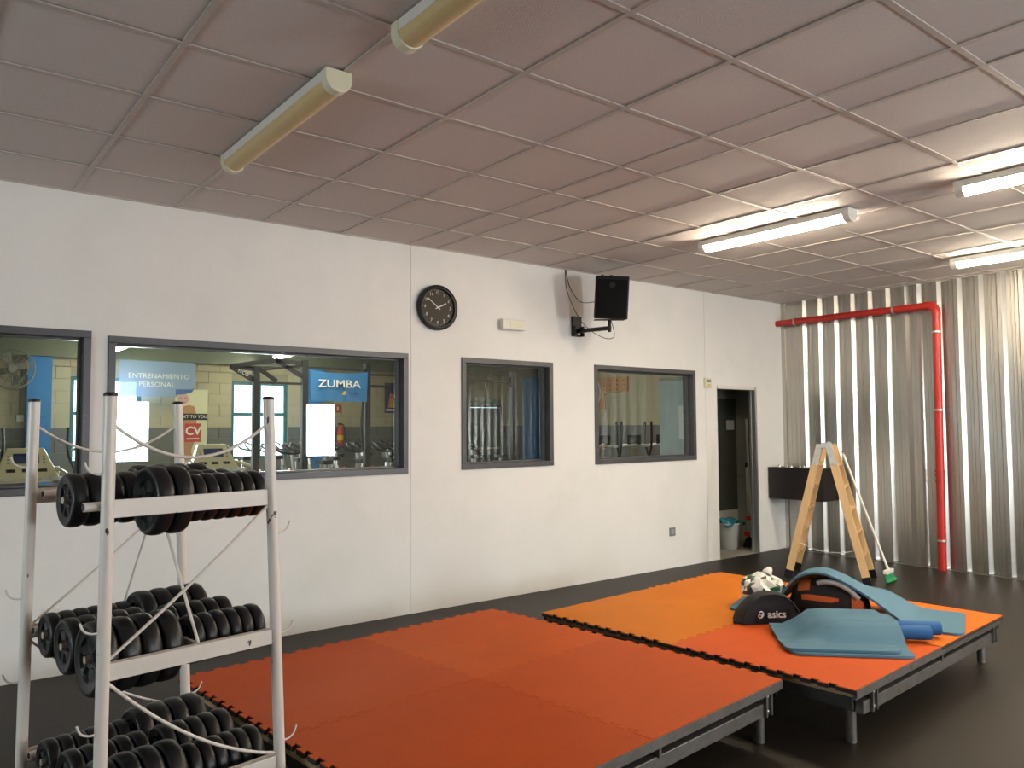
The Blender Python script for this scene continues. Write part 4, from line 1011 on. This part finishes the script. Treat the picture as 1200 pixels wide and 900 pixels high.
# spin bikes in rows
def spin_bike():
    t = thing('spin_bike', 'grey and black spin bike in the rows behind the long window sill', 'exercise bike', (0, 0, 0), 0, 'spin bikes behind the long window')
    MB().bb(-.25, .25, -.5, -.42, 0, .07).bb(-.25, .25, .42, .5, 0, .07).bb(-.04, .04, -.45, .45, .05, .11).build('base', m_bike_g, t)
    MB().bar((0, .15, .1), (0, -.25, .72), .07, .07).bar((0, -.05, .1), (0, .34, .80), .07, .07).bar((0, -.15, .55), (0, .25, .62), .06, .06).build('frame', m_bike_g, t)
    MB().lathe([(.23, -.02), (.235, 0), (.23, .02)], 22, Matrix.Translation((0, .38, .34)) @ Matrix.Rotation(PI / 2, 4, 'Y')).build('flywheel', m_rig, t, smooth=40)
    MB().bar((0, -.24, .68), (0, -.27, .95), .035, .035).build('seat_post', m_grey_bar, t)
    MB().prism([(-.09, -.14), (-.05, -.16), (.05, -.16), (.09, -.14), (.03, .02), (.02, .12), (-.02, .12), (-.03, .02)], .95, 1.01, Matrix.Translation((0, -.27, 0))).build('saddle', m_bfab, t, bevel=.012)
    MB().bar((0, .33, .78), (0, .38, 1.08), .04, .04).build('handlebar_post', m_grey_bar, t)
    hb = MB()
    for s in (-1, 1): hb.tube(smoothpath([(0, .36, 1.09), (s * .12, .36, 1.10), (s * .21, .42, 1.13), (s * .20, .56, 1.20)]), .016, 8)
    hb.tube(smoothpath([(-.06, .36, 1.1), (-.06, .5, 1.17), (0, .58, 1.22), (.06, .5, 1.17), (.06, .36, 1.1)]), .014, 8)
    hb.build('handlebar', m_rig, t, smooth=60)
    MB().lathe([(.025, 0), (.02, .03), (.0, .035)], 10, Matrix.Translation((0, .15, .72))).build('resistance_knob', m_redpl, t)
    return t
bike = spin_bike(); spots_ = []
for r, (yy, x0, n) in enumerate(((5.4, 4.75, 7), (6.58, 4.75, 7), (7.76, 4.2, 8))):
    for k in range(n): spots_.append((x0 + k * .54 + r * .12, yy, math.radians(18 + rnd.uniform(-7, 7))))
for i, (x, y, a) in enumerate(spots_):
    o = bike if i == 0 else copy_tree(bike); o.location = (x, y, 0); o.rotation_euler = (0, 0, a)

# person on the cross trainer, mostly hidden by the wall
def person(loc, rz):
    t = thing('person', 'person in a pink top reaching for the cross trainer handle, right window', 'person', loc, rz)
    V = {'pel': ((0, 0, .95), .13), 'sp1': ((0, .01, 1.10), .12), 'sp2': ((0, .02, 1.28), .14), 'neck0': ((0, .0, 1.42), .075), 'neck': ((0, .02, 1.50), .05),
         'hd1': ((0, .04, 1.58), .075), 'hd2': ((0, .03, 1.66), .085), 'hd3': ((0, .02, 1.72), .06)}
    E = [('pel', 'sp1'), ('sp1', 'sp2'), ('sp2', 'neck0'), ('neck0', 'neck'), ('neck', 'hd1'), ('hd1', 'hd2'), ('hd2', 'hd3')]
    for s, n in ((-1, 'l'), (1, 'r')):
        V.update({n + 'sh': ((s * .17, .0, 1.38), .055), n + 'el': ((s * .21, .14, 1.16), .042), n + 'wr': ((s * .20, .38, 1.20), .028), n + 'hn': ((s * .20, .44, 1.215), .026),
                  n + 'hp': ((s * .09, .0, .88), .095), n + 'kn': ((s * .12, .08, .52), .06), n + 'an': ((s * .12, -.02, .34), .042), n + 'ft': ((s * .12, .14, .30), .035)})
        E += [('sp2', n + 'sh'), (n + 'sh', n + 'el'), (n + 'el', n + 'wr'), (n + 'wr', n + 'hn'), ('pel', n + 'hp'), (n + 'hp', n + 'kn'), (n + 'kn', n + 'an'), (n + 'an', n + 'ft')]
        for q in range(4):
            f = -.022 + .0145 * q
            V[n + 'f%d' % q] = ((s * .20 + f, .50, 1.225), .008); V[n + 'g%d' % q] = ((s * .20 + f, .515, 1.20), .0075)
            E += [(n + 'hn', n + 'f%d' % q), (n + 'f%d' % q, n + 'g%d' % q)]
        V[n + 'th'] = ((s * .20 - s * .035, .46, 1.20), .009); E.append((n + 'hn', n + 'th'))
    names = list(V); me = bpy.data.meshes.new('body'); me.from_pydata([V[k][0] for k in names], [(names.index(a), names.index(b)) for a, b in E], [])
    me.materials.append(m_skin); me.materials.append(m_pink); me.materials.append(m_bfab)
    o = link('tmp_body', me); sk = o.modifiers.new('s', 'SKIN'); ss = o.modifiers.new('u', 'SUBSURF'); ss.levels = 1; ss.render_levels = 1
    for i, k in enumerate(names): me.skin_vertices[0].data[i].radius = (V[k][1], V[k][1]); me.skin_vertices[0].data[i].use_root = (k == 'pel')
    m2 = bpy.data.meshes.new_from_object(o.evaluated_get(bpy.context.evaluated_depsgraph_get())); bpy.data.objects.remove(o)
    m2.materials.clear()
    for m in (m_skin, m_pink, m_bfab): m2.materials.append(m)
    for p in m2.polygons:
        c = p.center; p.use_smooth = True
        p.material_index = 2 if c.z < .98 else (1 if c.z < 1.44 and (abs(c.x) < .2 and c.y < .1 or c.y < .16 and c.z > 1.2) else 0)
    link('body', m2, t)
    MB().lathe([(.0, -.03), (.085, .0), (.10, .06), (.085, .12), (.04, .15)], 16, Matrix.Translation((0, .0, 1.63))).build('hair', m_dfab, t, smooth=60)
    for s in (-1, 1):
        MB().lathe([(.001, -.006), (.008, 0), (.001, .004)], 8, Matrix.Translation((s * .032, .112, 1.645)) @ MX).build('eye', m_print, t)
        MB().bb(s * .12 - .045, s * .12 + .045, -.08, .19, .28, .345).build('shoe', m_black_plastic, t, bevel=.02)
    MB().prism([(-.012, 1.60), (.012, 1.60), (0, 1.645)], -.13, -.105, Matrix(((1, 0, 0, 0), (0, 0, -1, 0), (0, 1, 0, 0), (0, 0, 0, 1)))).build('nose', m_skin, t)
    MB().bb(-.022, .022, .105, .115, 1.573, 1.58).build('mouth', m_pink, t)
person((7.20, 2.27, 0), math.radians(-62))
